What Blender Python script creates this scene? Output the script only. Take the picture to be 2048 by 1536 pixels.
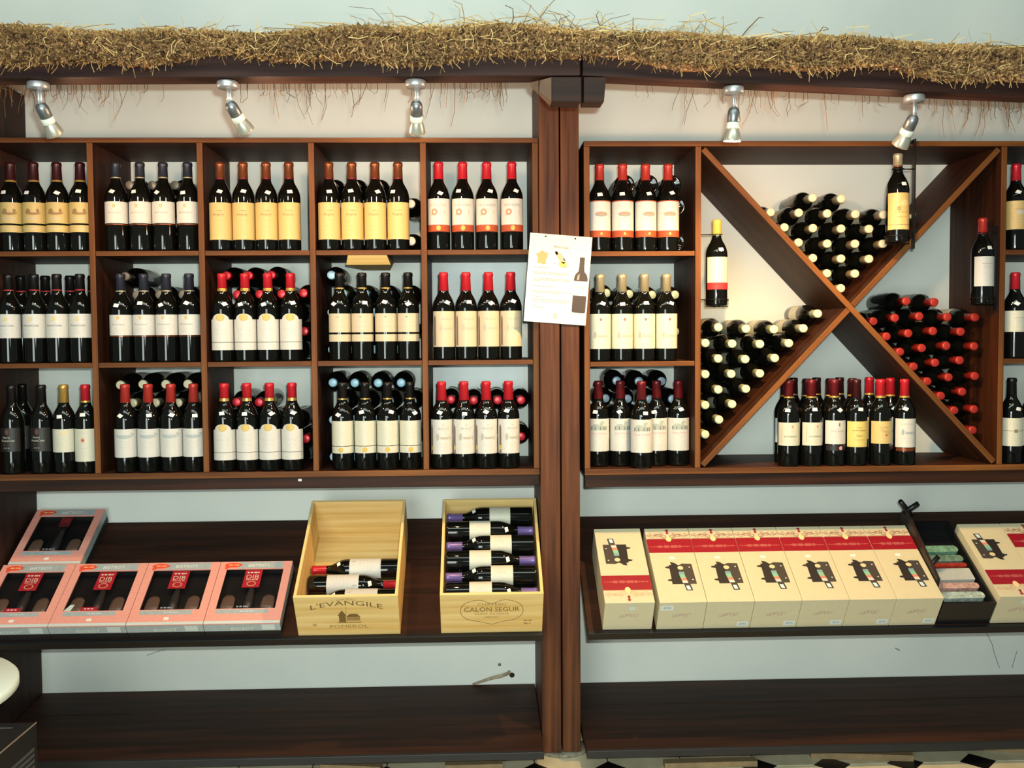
import bpy, bmesh, math, random
from mathutils import Vector, Matrix
random.seed(7)
for o in list(bpy.data.objects): bpy.data.objects.remove(o, do_unlink=True)
S = bpy.context.scene
COL = S.collection
PI = math.pi

# ------------------------------------------------------------------ camera
F_PX = 1990.0
CAM = Vector((0.0, -3.75, 1.45))
PITCH, YAW, ROLL = math.radians(2.77), math.radians(2.03), math.radians(-0.386)
fwd = Vector((math.sin(YAW)*math.cos(PITCH), math.cos(YAW)*math.cos(PITCH), -math.sin(PITCH)))
r0 = Vector((math.cos(YAW), -math.sin(YAW), 0)); u0 = r0.cross(fwd)
RIGHT = r0*math.cos(ROLL) + u0*math.sin(ROLL)
UP = -r0*math.sin(ROLL) + u0*math.cos(ROLL)
cd = bpy.data.cameras.new('camera'); cam = bpy.data.objects.new('camera', cd); COL.objects.link(cam)
cd.sensor_width = 36.0; cd.lens = F_PX/2048*36.0; cd.clip_start = 0.05; cd.clip_end = 60
cam.matrix_world = Matrix(((RIGHT.x, UP.x, -fwd.x, CAM.x), (RIGHT.y, UP.y, -fwd.y, CAM.y), (RIGHT.z, UP.z, -fwd.z, CAM.z), (0, 0, 0, 1)))
S.camera = cam

def ray(px, py): return fwd*F_PX + RIGHT*(px-1024) - UP*(py-768)
def aty(px, py, y):
    d = ray(px, py); return CAM + d*((y-CAM.y)/d.y)
def atz(px, py, z):
    d = ray(px, py); return CAM + d*((z-CAM.z)/d.z)

# ------------------------------------------------------------------ world, lights, exposure
S.view_settings.view_transform = 'Standard'; S.view_settings.look = 'None'
S.view_settings.gamma = 1.0; S.view_settings.exposure = 0.0; S.view_settings.use_curve_mapping = False
W = bpy.data.worlds.new('shop_ambient'); S.world = W; W.use_nodes = True
W.node_tree.nodes['Background'].inputs[0].default_value = (0.86, 1.0, 0.95, 1)
W.node_tree.nodes['Background'].inputs[1].default_value = 0.13
def light(name, kind, loc, target, power, color, **kw):
    d = bpy.data.lights.new(name, kind); d.energy = power; d.color = color
    for k, v in kw.items(): setattr(d, k, v)
    o = bpy.data.objects.new(name, d); COL.objects.link(o); o.location = loc
    o.rotation_euler = (Vector(target)-Vector(loc)).to_track_quat('-Z', 'Y').to_euler()
    return o
# daylight from the shop doorway behind the photographer, and the camera's flash
light('doorway_daylight', 'AREA', (-1.3, -5.6, 1.15), (0.1, 0, 0.9), 95, (0.90, 1.0, 0.95), shape='RECTANGLE', size=1.6, size_y=2.0)
light('shop_ceiling_light', 'AREA', (0.1, -2.35, 3.15), (0.1, 0.0, 1.5), 30, (0.86, 1.0, 0.90), shape='RECTANGLE', size=3.6, size_y=0.5)
light('camera_flash', 'AREA', (0.05, -3.74, 1.53), (0.12, 0, 1.35), 62, (0.90, 1.0, 0.93), shape='RECTANGLE', size=0.05, size_y=0.03)

# ------------------------------------------------------------------ materials
def lin(c):
    c = c/255.0
    return c/12.92 if c <= 0.04045 else ((c+0.055)/1.055)**2.4
def C3(r, g, b): return (lin(r), lin(g), lin(b), 1)
MATS = {}
def mat(name, col, rough=0.6, metal=0.0, var=0.0, scale=60.0, bump=0.0, spec=0.5, vscale=(1, 1, 1), emit=None, col2=None):
    if name in MATS: return MATS[name]
    m = bpy.data.materials.new(name); m.use_nodes = True
    nt = m.node_tree; b = nt.nodes['Principled BSDF']
    b.inputs['Base Color'].default_value = col; b.inputs['Roughness'].default_value = rough
    b.inputs['Metallic'].default_value = metal; b.inputs['Specular IOR Level'].default_value = spec
    if emit:
        b.inputs['Emission Color'].default_value = emit[0]; b.inputs['Emission Strength'].default_value = emit[1]
    if var or bump or col2:
        tc = nt.nodes.new('ShaderNodeTexCoord'); mp = nt.nodes.new('ShaderNodeMapping')
        mp.inputs['Scale'].default_value = vscale
        nz = nt.nodes.new('ShaderNodeTexNoise'); nz.inputs['Scale'].default_value = scale; nz.inputs['Detail'].default_value = 5
        nt.links.new(tc.outputs['Object'], mp.inputs[0]); nt.links.new(mp.outputs[0], nz.inputs['Vector'])
        cr = nt.nodes.new('ShaderNodeValToRGB')
        c2 = col2 or tuple(min(1, x*(1+var)) for x in col[:3])+(1,)
        c1 = col if col2 else tuple(x*(1-var) for x in col[:3])+(1,)
        cr.color_ramp.elements[0].position = 0.32; cr.color_ramp.elements[1].position = 0.68
        cr.color_ramp.elements[0].color = c1; cr.color_ramp.elements[1].color = c2
        nt.links.new(nz.outputs[0], cr.inputs[0]); nt.links.new(cr.outputs[0], b.inputs['Base Color'])
        if bump:
            bp = nt.nodes.new('ShaderNodeBump'); bp.inputs['Strength'].default_value = bump; bp.inputs['Distance'].default_value = 0.004
            nt.links.new(nz.outputs[0], bp.inputs['Height']); nt.links.new(bp.outputs[0], b.inputs['Normal'])
    MATS[name] = m
    return m
AX = {'x': (1.2, 26, 26), 'y': (26, 1.2, 26), 'z': (26, 26, 1.2)}
def wood(axis, tone='rack'):
    c = {'rack': (C3(36, 16, 7), C3(70, 35, 15)), 'edge': (C3(76, 42, 17), C3(128, 80, 38)), 'post': (C3(48, 24, 13), C3(102, 60, 32)), 'dark': (C3(30, 18, 14), C3(52, 30, 22)),  # rack: inner faces darkened as in shade; edge: same wood painted as lit
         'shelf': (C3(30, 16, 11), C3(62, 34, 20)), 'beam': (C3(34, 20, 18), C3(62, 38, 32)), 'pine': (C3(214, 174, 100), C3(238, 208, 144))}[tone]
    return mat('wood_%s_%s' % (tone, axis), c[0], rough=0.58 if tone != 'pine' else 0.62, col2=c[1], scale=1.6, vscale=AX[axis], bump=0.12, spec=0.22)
M_GLASS = mat('bottle_glass', (0.0035, 0.0038, 0.003, 1), rough=0.05, spec=0.55)
M_WHITE = mat('sticker_paper', C3(238, 236, 226), rough=0.6)
M_BLACK = mat('black_lacquer', (0.008, 0.008, 0.009, 1), rough=0.35)
M_WIRE = mat('black_wire', (0.012, 0.011, 0.011, 1), rough=0.35, metal=0.4)
M_CHROME = mat('brushed_chrome', C3(205, 207, 208), rough=0.38, metal=0.7)
M_STEEL = mat('satin_steel', C3(140, 145, 148), rough=0.38, metal=0.8)
def ink(r, g, b): return mat('ink_%d_%d_%d' % (r, g, b), C3(r, g, b), rough=0.65)
def paper(r, g, b): return mat('paper_%d_%d_%d' % (r, g, b), C3(r, g, b), rough=0.5, var=0.03, scale=120)
def foil(r, g, b, rough=0.34, metal=0.25): return mat('foil_%d_%d_%d' % (r, g, b), C3(r, g, b), rough=rough, metal=metal)

# ------------------------------------------------------------------ mesh helpers
class MB:
    def __init__(s): s.v = []; s.f = []; s.m = []; s.smooth = []
    def add(s, vs, fs, mi=0, sm=False):
        n = len(s.v); s.v += [tuple(v) for v in vs]
        s.f += [tuple(i+n for i in f) for f in fs]; s.m += [mi]*len(fs); s.smooth += [sm]*len(fs)
    def box(s, x0, x1, y0, y1, z0, z1, mi=0):
        vs = [(x, y, z) for x in (x0, x1) for y in (y0, y1) for z in (z0, z1)]
        s.add(vs, [(0, 1, 3, 2), (4, 6, 7, 5), (0, 4, 5, 1), (2, 3, 7, 6), (0, 2, 6, 4), (1, 5, 7, 3)], mi)
    def hexa(s, p, mi=0):   # p: 8 points, bottom ring then top ring
        s.add(p, [(3, 2, 1, 0), (4, 5, 6, 7), (0, 1, 5, 4), (1, 2, 6, 5), (2, 3, 7, 6), (3, 0, 4, 7)], mi)
    def lathe(s, prof, seg=28, mi=0, mtx=None, caps=True):
        vs = []; fs = []
        for r, z in prof:
            for k in range(seg):
                a = 2*PI*k/seg; vs.append((r*math.cos(a), r*math.sin(a), z))
        for i in range(len(prof)-1):
            for k in range(seg):
                k2 = (k+1) % seg; fs.append((i*seg+k, i*seg+k2, (i+1)*seg+k2, (i+1)*seg+k))
        if caps:
            if prof[0][0] > 1e-6: fs.append(tuple(reversed(range(seg))))
            if prof[-1][0] > 1e-6: fs.append(tuple(range((len(prof)-1)*seg, len(prof)*seg)))
        if mtx is not None: vs = [mtx @ Vector(v) for v in vs]
        s.add(vs, fs, mi, True)
    def tube(s, pts, r, seg=8, mi=0, closed=False):
        pts = [Vector(p) for p in pts]; n = len(pts); vs = []; fs = []
        for i, p in enumerate(pts):
            a = pts[(i-1) % n] if (closed or i > 0) else p; b = pts[(i+1) % n] if (closed or i < n-1) else p
            t = (b-a).normalized(); up = Vector((0, 0, 1)) if abs(t.z) < 0.9 else Vector((1, 0, 0))
            e1 = t.cross(up).normalized(); e2 = t.cross(e1)
            rr = r[i] if isinstance(r, (list, tuple)) else r
            for k in range(seg):
                q = 2*PI*k/seg; vs.append(p+e1*(rr*math.cos(q))+e2*(rr*math.sin(q)))
        for i in range(n if closed else n-1):
            j = (i+1) % n
            for k in range(seg):
                k2 = (k+1) % seg; fs.append((i*seg+k, j*seg+k, j*seg+k2, i*seg+k2))
        if not closed: fs += [tuple(range(seg)), tuple(reversed(range((n-1)*seg, n*seg)))]
        s.add(vs, fs, mi, True)
    def mesh(s, name, mats):
        me = bpy.data.meshes.new(name); me.from_pydata(s.v, [], s.f)
        for m in mats: me.materials.append(m)
        me.polygons.foreach_set('material_index', s.m); me.polygons.foreach_set('use_smooth', s.smooth)
        bm = bmesh.new(); bm.from_mesh(me); bmesh.ops.recalc_face_normals(bm, faces=bm.faces); bm.to_mesh(me); bm.free()
        me.update(); return me
def link(name, data, parent=None, loc=None, rot=None, mtx=None):
    o = bpy.data.objects.new(name, data); COL.objects.link(o)
    if parent: o.parent = parent
    if loc is not None: o.location = loc
    if rot is not None: o.rotation_euler = rot
    if mtx is not None: o.matrix_local = mtx
    return o
def tag(o, label=None, cat=None, group=None, kind=None):
    if label: o['label'] = label
    if cat: o['category'] = cat
    if group: o['group'] = group
    if kind: o['kind'] = kind
    return o
def thing(name, label, cat, loc=(0, 0, 0), rot=None, group=None, mtx=None):
    return tag(link(name, None, None, loc if mtx is None else None, rot, mtx), label, cat, group)
def part(name, mb, mats, parent, **kw):
    return link(name, mb.mesh(name, mats if isinstance(mats, list) else [mats]), parent, **kw)
def bevel(o, w=0.0018):
    b = o.modifiers.new('edge', 'BEVEL'); b.width = w; b.segments = 2; b.limit_method = 'ANGLE'; return o
def board(name, m, parent, x0, x1, y0, y1, z0, z1, bev=0.0018, lit_front=None):
    # object origin at the middle so that the grain differs from board to board
    c = ((x0+x1)/2, (y0+y1)/2, (z0+z1)/2); b = MB()
    b.box(x0-c[0], x1-c[0], y0-c[1], y1-c[1], z0-c[2], z1-c[2])
    if lit_front: b.m[2] = 1      # front face painted lighter, as lamps and flash catch it
    o = part(name, b, [m, lit_front] if lit_front else m, parent, loc=c)
    if bev: bevel(o, bev)
    return o

# ---- flat print (text, shapes) -------------------------------------------------
TXT = {}
def text_mesh(t, shear=0.0):
    if (t, shear) in TXT: return TXT[(t, shear)]
    cu = bpy.data.curves.new('t', 'FONT'); cu.body = t; cu.resolution_u = 2; cu.shear = shear
    o = bpy.data.objects.new('t', cu); COL.objects.link(o)
    dg = bpy.context.evaluated_depsgraph_get(); me = o.evaluated_get(dg).to_mesh()
    vs = [(v.co.x, v.co.y) for v in me.vertices]; fs = [tuple(p.vertices) for p in me.polygons]
    o.evaluated_get(dg).to_mesh_clear(); bpy.data.objects.remove(o); bpy.data.curves.remove(cu)
    x0 = min(v[0] for v in vs); x1 = max(v[0] for v in vs); y0 = min(v[1] for v in vs); y1 = max(v[1] for v in vs)
    h = y1-y0
    vs = [((x-(x0+x1)/2)/h, (y-(y0+y1)/2)/h) for x, y in vs]
    TXT[(t, shear)] = (vs, fs, (x1-x0)/h); return TXT[(t, shear)]
class Flat:
    def __init__(s): s.b = MB(); s.mats = []
    def mi(s, m):
        if m not in s.mats: s.mats.append(m)
        return s.mats.index(m)
    def rect(s, a0, a1, z0, z1, m, step=0.006, lift=0.0):
        n = max(1, int(math.ceil((a1-a0)/step))); vs = []
        for i in range(n+1):
            a = a0+(a1-a0)*i/n; vs += [(a, lift, z0), (a, lift, z1)]
        s.b.add(vs, [(2*i, 2*i+2, 2*i+3, 2*i+1) for i in range(n)], s.mi(m))
    def ell(s, ca, cz, ra, rz, m, n=20, r_in=0.0, t0=0, t1=2*PI, lift=0.0):
        vs = []; K = 3; rin = r_in
        for j in range(K+1):
            q = rin+(1-rin)*j/K
            for i in range(n+1):
                t = t0+(t1-t0)*i/n; vs.append((ca+ra*q*math.cos(t), lift, cz+rz*q*math.sin(t)))
        s.b.add(vs, [(j*(n+1)+i, j*(n+1)+i+1, (j+1)*(n+1)+i+1, (j+1)*(n+1)+i) for j in range(K) for i in range(n)], s.mi(m))
    def poly(s, pts, m, lift=0.0): s.b.add([(a, lift, z) for a, z in pts], [tuple(range(len(pts)))], s.mi(m))
    def line(s, pts, w, m, lift=0.0):
        for (a0, z0), (a1, z1) in zip(pts, pts[1:]):
            d = math.hypot(a1-a0, z1-z0) or 1e-6; nx, nz = -(z1-z0)/d*w/2, (a1-a0)/d*w/2
            s.poly([(a0+nx, z0+nz), (a1+nx, z1+nz), (a1-nx, z1-nz), (a0-nx, z0-nz)], m, lift)
    def text(s, t, ca, cz, h, m, width=None, shear=0.0, rot=0.0, lift=0.0, arch=0.0):
        vs, fs, w = text_mesh(t, shear); k = width/w if width else h
        out = []
        for x, y in vs:
            x, y = x*k, y*h
            if arch: y += arch*(1-(2*x/(w*k))**2)
            c, q = math.cos(rot), math.sin(rot); out.append((ca+x*c-y*q, lift, cz+x*q+y*c))
        s.b.add(out, fs, s.mi(m))
    def dash(s, ca, cz, w, h, m, seed=0, lift=0.0):   # print too small to read
        rng = random.Random(seed); a = ca-w/2
        while a < ca+w/2-h*0.5:
            l = rng.uniform(0.7, 2.6)*h; l = min(l, ca+w/2-a); s.rect(a, a+l, cz-h/2, cz+h/2, m, lift=lift); a += l+h*rng.uniform(0.35, 0.8)
    def wrap(s, r, lift=0.0):
        s.b.v = [((r+lift+y)*math.sin(a/r), -(r+lift+y)*math.cos(a/r), z) for a, y, z in s.b.v]; return s
    def mesh(s, name): return s.b.mesh(name, s.mats)

# ------------------------------------------------------------------ setting: wall and floor
def wall_mat():
    m = bpy.data.materials.new('painted_plaster'); m.use_nodes = True; nt = m.node_tree; b = nt.nodes['Principled BSDF']
    b.inputs['Roughness'].default_value = 0.55
    tc = nt.nodes.new('ShaderNodeTexCoord'); n1 = nt.nodes.new('ShaderNodeTexNoise'); n1.inputs['Scale'].default_value = 2.2; n1.inputs['Detail'].default_value = 6
    n2 = nt.nodes.new('ShaderNodeTexNoise'); n2.inputs['Scale'].default_value = 90
    cr = nt.nodes.new('ShaderNodeValToRGB'); cr.color_ramp.elements[0].color = C3(214, 219, 212); cr.color_ramp.elements[1].color = C3(226, 229, 220)
    cr.color_ramp.elements[0].position = 0.35; cr.color_ramp.elements[1].position = 0.65
    bp = nt.nodes.new('ShaderNodeBump'); bp.inputs['Strength'].default_value = 0.12; bp.inputs['Distance'].default_value = 0.003
    nt.links.new(tc.outputs['Object'], n1.inputs['Vector']); nt.links.new(tc.outputs['Object'], n2.inputs['Vector'])
    nt.links.new(n1.outputs[0], cr.inputs[0]); nt.links.new(cr.outputs[0], b.inputs['Base Color'])
    nt.links.new(n2.outputs[0], bp.inputs['Height']); nt.links.new(bp.outputs[0], b.inputs['Normal'])
    return m
b = MB(); b.box(-3.2, 3.6, 0.0, 0.12, 0.0, 3.3); wall = tag(part('wall_back', b, wall_mat(), None), kind='structure')
def crack(pxs, w):
    fl = Flat(); fl.line([(q.x, q.z) for q in (aty(x, y, 0) for x, y in pxs)], w, mat('crack', C3(120, 128, 126), rough=0.9)); link('crack', fl.mesh('crack'), wall, loc=(0, -0.0004, 0))
for pxs, w in (([(1972, 1264), (1984, 1288), (1989, 1308), (1999, 1336)], 0.0026), ([(2034, 1302), (2029, 1318), (2024, 1336)], 0.0024), ([(294, 1311), (312, 1304), (331, 1299)], 0.0022), ([(1790, 1296), (1800, 1301)], 0.004)): crack(pxs, w)
b = MB(); b.box(-3.2, 3.6, -6.5, 0.0, -0.08, -0.003)
floor = tag(part('floor', b, mat('grout', C3(90, 84, 70), rough=0.8), None), kind='structure')
m_tile = mat('beige_floor_tile', C3(196, 186, 150), rough=0.4, col2=C3(222, 214, 184), scale=9)
m_tileb = mat('black_floor_tile', C3(18, 15, 15), rough=0.4, var=0.2, scale=12)
tb = MB(); tb.box(-0.1225, 0.1225, -0.1225, 0.1225, -0.006, 0.0); t_me = tb.mesh('tile', [m_tile])
tb = MB(); tb.box(-0.044, 0.044, -0.044, 0.044, -0.002, 0.0012); k_me = tb.mesh('tile_inset', [m_tileb])
for i in range(-8, 10):
    for j in range(0, 5):
        link('tile', t_me, floor, loc=(i*0.25+0.06, -0.13-j*0.25, 0))
        link('tile_inset', k_me, floor, loc=(i*0.25+0.185, -0.255-j*0.25, 0), rot=(0, 0, PI/4))

# ------------------------------------------------------------------ posts
FY = -0.37      # front plane of the racks
def post(label, x0, x1, seam, y0, z0, z1, tone='post'):
    t = thing('timber_post', label, 'post', ((x0+x1)/2, -0.2, z0))
    def bd(nm, a, c, ya, yb):
        o = board(nm, wood('z', tone), t, a-(x0+x1)/2, c-(x0+x1)/2, ya+0.2, yb+0.2, 0, z1-z0, 0.003); return o
    if seam: bd('upright', x0, seam-0.0025, y0, -0.001); bd('upright', seam+0.0025, x1, y0+0.004, -0.001)
    else: bd('upright', x0, x1, y0, -0.001)
    return t
post('reddish brown double timber post between the two bottle racks', 0.2145, 0.349, 0.284, -0.39, 0.012, 2.355)
post('dark brown timber post at the end of the rack beside the pink gift boxes', -1.86, -1.6435, None, -0.40, 0.0, 2.34, 'dark')
b = MB(); b.lathe([(0.085, 0), (0.09, 0.002), (0.088, 0.009), (0.08, 0.012)], 24)
b.v = [(x, y*0.9, z) for x, y, z in b.v]
tag(part('stone_footing', b, mat('footing_stone', C3(120, 116, 100), rough=0.9, var=0.5, scale=40, bump=0.5), None, loc=(0.29, -0.33, 0.0)),
    'mottled grey stone footing under the timber post', 'stone')

# ------------------------------------------------------------------ racks
T = 0.010   # half thickness of rack boards
def rack(label, xs, z_top, z_tb, z_s1, z_s2, z_b, z_a, shelf_cells, x_right_end):
    x0, x1 = xs[0], xs[-1]; cx = (x0+x1)/2
    t = thing('wine_rack', label, 'shelf', (cx, 0, z_a))
    def bd(nm, w, a, c, ya, yb, za, zb): return board(nm, w, t, a-cx, c-cx, ya, yb, za-z_a, zb-z_a, lit_front=None if nm == 'apron' else wood('z' if nm in ('divider', 'side_panel') else 'x', 'edge'))
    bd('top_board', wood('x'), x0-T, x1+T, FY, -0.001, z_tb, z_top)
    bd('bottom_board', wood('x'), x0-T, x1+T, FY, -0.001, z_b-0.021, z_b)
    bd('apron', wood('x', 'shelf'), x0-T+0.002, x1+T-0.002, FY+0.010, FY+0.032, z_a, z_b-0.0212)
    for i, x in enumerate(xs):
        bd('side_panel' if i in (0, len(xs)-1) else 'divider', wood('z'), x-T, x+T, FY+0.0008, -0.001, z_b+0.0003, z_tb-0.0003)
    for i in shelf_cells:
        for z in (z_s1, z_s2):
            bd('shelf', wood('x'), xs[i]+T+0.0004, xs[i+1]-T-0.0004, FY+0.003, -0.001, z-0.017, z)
    return t
XL = [-1.6325, -1.277, -0.916, -0.547, -0.174, 0.203]
XR = [0.377, 0.757, 1.814, 2.19]
ZL = dict(t=2.116, tb=2.099, s1=1.742, s2=1.369, b=0.996, a=0.936)
ZR = dict(t=2.105, tb=2.087, s1=1.735, s2=1.360, b=0.992, a=0.928)
rack('brown wooden rack of fifteen square compartments full of standing bottles', XL, ZL['t'], ZL['tb'], ZL['s1'], ZL['s2'], ZL['b'], ZL['a'], range(5), None)
rackR = rack('brown wooden rack with a large diagonal cross of boards holding lying bottles', XR, ZR['t'], ZR['tb'], ZR['s1'], ZR['s2'], ZR['b'], ZR['a'], (0, 2), None)
# diagonal cross
XA, XB, ZT_, ZB_ = XR[1]+T, XR[2]-T, ZR['tb'], ZR['b']
XC, ZC = (XA+XB)/2, (ZT_+ZB_)/2
rc = Vector(((XR[0]+XR[-1])/2, 0, ZR['a']))
def diag(name, p, q):
    p, q = Vector(p), Vector(q); L = (q-p).length; a = math.atan2(q.z-p.z, q.x-p.x)
    b = MB(); b.box(-L/2, L/2, FY+0.004, -0.002, -T, T); b.m[2] = 1  # front face takes the painted lit tone
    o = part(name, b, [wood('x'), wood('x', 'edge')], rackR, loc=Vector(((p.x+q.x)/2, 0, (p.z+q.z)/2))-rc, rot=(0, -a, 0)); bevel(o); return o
dA = Vector((XB-XA, 0, ZB_-ZT_)).normalized(); dB = Vector((XB-XA, 0, ZT_-ZB_)).normalized()
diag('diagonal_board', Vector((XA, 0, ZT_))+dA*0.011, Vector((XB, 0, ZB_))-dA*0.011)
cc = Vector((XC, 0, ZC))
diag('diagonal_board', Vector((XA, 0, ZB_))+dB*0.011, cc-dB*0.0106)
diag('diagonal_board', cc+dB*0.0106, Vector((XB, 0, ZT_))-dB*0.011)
# pale block under a top shelf, silver backing sheets, small paper scrap
b = MB(); b.hexa([(-0.075, -0.34, -0.03), (0.075, -0.34, -0.03), (0.05, -0.05, -0.03), (-0.05, -0.05, -0.03), (-0.065, -0.366, 0), (0.065, -0.366, 0), (0.065, -0.05, 0), (-0.065, -0.05, 0)])
tag(part('wooden_block', b, wood('x', 'pine'), None, loc=(aty(735, 512, -.36).x, 0, 1.7246)), 'pale wooden block fixed under a top shelf above the black-capped bottles', 'block')
for zb, nm in ((ZL['s2'], 'behind the beige-label bottles with red caps'), (ZL['b'], 'behind the white castle-label bottles with red caps')):
    b = MB(); b.box(-0.172, 0.165, -0.004, -0.0006, 0.002, 0.352)
    tag(part('backing_sheet', b, mat('silver_sheet', C3(206, 216, 214), rough=0.4, metal=0.0, var=0.06, scale=9, bump=0.3), None, loc=(0.012, 0, zb)), 'silvery plastic sheet on the wall ' + nm, 'sheet')
b = MB(); b.box(-0.006, 0.006, -0.0012, 0, -0.004, 0.004)
tag(part('paper_scrap', b, M_WHITE, None, loc=aty(600, 960, FY+0.0098)), 'tiny white paper scrap stuck on the rack apron', 'paper')

# ------------------------------------------------------------------ bottles
R_B, H_B = 0.0374, 0.298
PROF = [(0.0, 0.006), (0.022, 0.005), (0.030, 0.0005), (0.0345, 0.0), (0.0368, 0.0022), (R_B, 0.0065), (R_B, 0.06), (R_B, 0.12), (R_B, 0.176), (0.0366, 0.186), (0.0345, 0.1955),
        (0.0308, 0.2055), (0.0262, 0.2145), (0.0215, 0.2225), (0.0177, 0.2305), (0.0157, 0.2400), (0.0148, 0.252), (0.0143, 0.292), (0.0120, 0.2955)]
def prof_r(z):
    for (r1, z1), (r2, z2) in zip(PROF[5:], PROF[6:]):
        if z1 <= z <= z2: return r1+(r2-r1)*(z-z1)/(z2-z1+1e-9)
    return 0.014
gb = MB(); gb.lathe(PROF, 28); GLASS_ME = gb.mesh('glass', [M_GLASS])
def capsule_me(segs, z0=0.240):
    # segs: list of (z_from, z_to, material)
    b = MB(); mats = []
    for i, (za, zb, m) in enumerate(segs):
        ra = prof_r(za)+0.0007; rb = prof_r(min(zb, 0.29))+0.0007
        if i == len(segs)-1:
            b.lathe([(ra-0.0006, za), (ra, za+0.0003), (rb, 0.283), (rb+0.0012, 0.285), (rb+0.0012, 0.2925), (rb, 0.2975), (rb-0.003, 0.2988), (0.0, 0.2988)], 22, i)
        else: b.lathe([(ra, za), (prof_r(zb)+0.0007, zb)], 22, i, caps=False)
        mats.append(m)
    return b.mesh('capsule', mats)
def label_me(patches):
    fl = Flat()
    for p in patches:
        if p[0] == 'rect': fl.rect(-p[1], p[1], p[2], p[3], p[4], lift=0.0004)
        elif p[0] == 'arch':
            fl.rect(-p[1], p[1], p[2], p[3], p[5], lift=0.0004); fl.ell(0, p[3]-0.002, p[1]*0.60, p[4]+0.002, p[5], 18, t0=0, t1=PI, lift=0.0004)
    return fl.wrap(R_B).mesh('label')
def print_me(fn):
    fl = Flat(); fn(fl); return fl.wrap(R_B, 0.0008).mesh('print')
def sticker_me(z, ang, rot, size=0.017):
    b = MB(); vs = []
    for i in range(4):
        for j in range(4):
            x = (i/3-0.5)*size; y = (j/3-0.5)*size*0.92
            u = x*math.cos(rot)-y*math.sin(rot); w = x*math.sin(rot)+y*math.cos(rot)
            zz = z+w*0.72; r = prof_r(zz)+0.0012; a = ang+u/max(prof_r(z), 0.012)
            vs.append((r*math.sin(a), -r*math.cos(a), zz))
    b.add(vs, [(i*4+j, i*4+j+1, (i+1)*4+j+1, (i+1)*4+j) for i in range(3) for j in range(3)])
    return b.mesh('price_sticker', [M_WHITE])

GOLD = foil(206, 166, 86, 0.3, 0.6); RED = foil(196, 34, 46); BRICK = foil(176, 52, 44); BURG = foil(104, 24, 30); DBURG = foil(58, 18, 22)
NAVY = foil(44, 46, 58); BRONZE = foil(128, 70, 40, 0.3, 0.5); SILV = foil(176, 166, 136, 0.35, 0.5); BLK = foil(22, 20, 20); CREAMC = foil(228, 214, 160, 0.4, 0.1)
PINKV = foil(120, 100, 160)
WHT = paper(204, 202, 194); CRM = paper(208, 180, 116); OCH = paper(200, 174, 108); BEI = paper(198, 184, 156); YEL = paper(214, 194, 112); IVO = paper(204, 202, 182)
BRN = ink(150, 118, 76); GRY = ink(150, 150, 140); DGR = ink(96, 98, 92); LGR = ink(196, 194, 184); RST = ink(168, 72, 36); RSTL = ink(206, 136, 104); REDI = ink(168, 40, 44); GLD = ink(204, 170, 84); BLI = ink(40, 36, 36); PNK = ink(214, 150, 150)

def pr_ship(fl):
    fl.ell(0.004, 0.128, 0.026, 0.008, BRN, t0=PI, t1=2*PI); fl.ell(-0.010, 0.131, 0.008, 0.010, BRN); fl.ell(0.020, 0.134, 0.005, 0.007, BRN); fl.line([(-0.02, 0.129), (0.028, 0.131)], 0.003, BRN)
    for i, z in enumerate((0.111, 0.105)): fl.dash(0, z, 0.05, 0.002, LGR, i)
    fl.dash(0, 0.0745, 0.05, 0.002, LGR, 5)
def pr_script(fl):
    fl.ell(0, 0.150, 0.005, 0.006, GLD, r_in=0.4); fl.text('Baronarques', 0, 0.127, 0.008, GRY, 0.044, 0.4); fl.dash(0, 0.112, 0.034, 0.0016, LGR, 3); fl.dash(0, 0.103, 0.026, 0.0016, LGR, 4)
def pr_cream(fl):
    fl.dash(0.004, 0.132, 0.022, 0.0018, BRN, 8); fl.text('Avigny', 0, 0.119, 0.012, BRN, 0.040, 0.35)
    for i, (z, w) in enumerate(((0.098, 0.04), (0.079, 0.034), (0.066, 0.030), (0.052, 0.04))): fl.dash(0, z, w, 0.0017, ink(200, 172, 112), i)
def pr_rust(fl):
    fl.text('TOUR VALRIEUX', 0, 0.150, 0.0075, GRY, 0.062); fl.ell(-0.012, 0.127, 0.011, 0.011, RSTL, r_in=0.45); fl.poly([(-0.004, 0.120), (0.024, 0.119), (0.023, 0.130), (0.004, 0.133), (-0.004, 0.133)], RSTL)
    fl.line([(-0.024, 0.116), (-0.014, 0.122)], 0.003, RSTL); fl.dash(0.004, 0.108, 0.03, 0.0015, LGR, 1); fl.dash(0, 0.098, 0.04, 0.0015, LGR, 2)
def pr_oval(fl):
    fl.ell(0.004, 0.125, 0.022, 0.0085, GRY); fl.ell(0.004, 0.1275, 0.016, 0.004, RSTL); fl.dash(0, 0.148, 0.04, 0.002, LGR, 2); fl.dash(0, 0.108, 0.036, 0.0016, LGR, 3)
def pr_mouton(fl):
    fl.ell(0, 0.147, 0.006, 0.008, ink(214, 190, 130), r_in=0.3); fl.text('MoutonCadet', 0, 0.126, 0.007, DGR, 0.052); fl.dash(0, 0.112, 0.036, 0.0015, LGR, 1); fl.dash(0, 0.100, 0.03, 0.0015, LGR, 2)
def pr_arch(fl):
    fl.ell(0, 0.149, 0.0145, 0.0125, GLD, r_in=0.80); fl.ell(0, 0.149, 0.0115, 0.0095, ink(206, 180, 106))
    fl.text('Réserve', 0, 0.124, 0.006, LGR, 0.022, 0.3); fl.text('PONTAC', 0, 0.108, 0.009, LGR, 0.042); fl.dash(0, 0.093, 0.034, 0.0015, LGR, 1)
    fl.rect(-0.054, 0.054, 0.0645, 0.0662, DGR)
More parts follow.
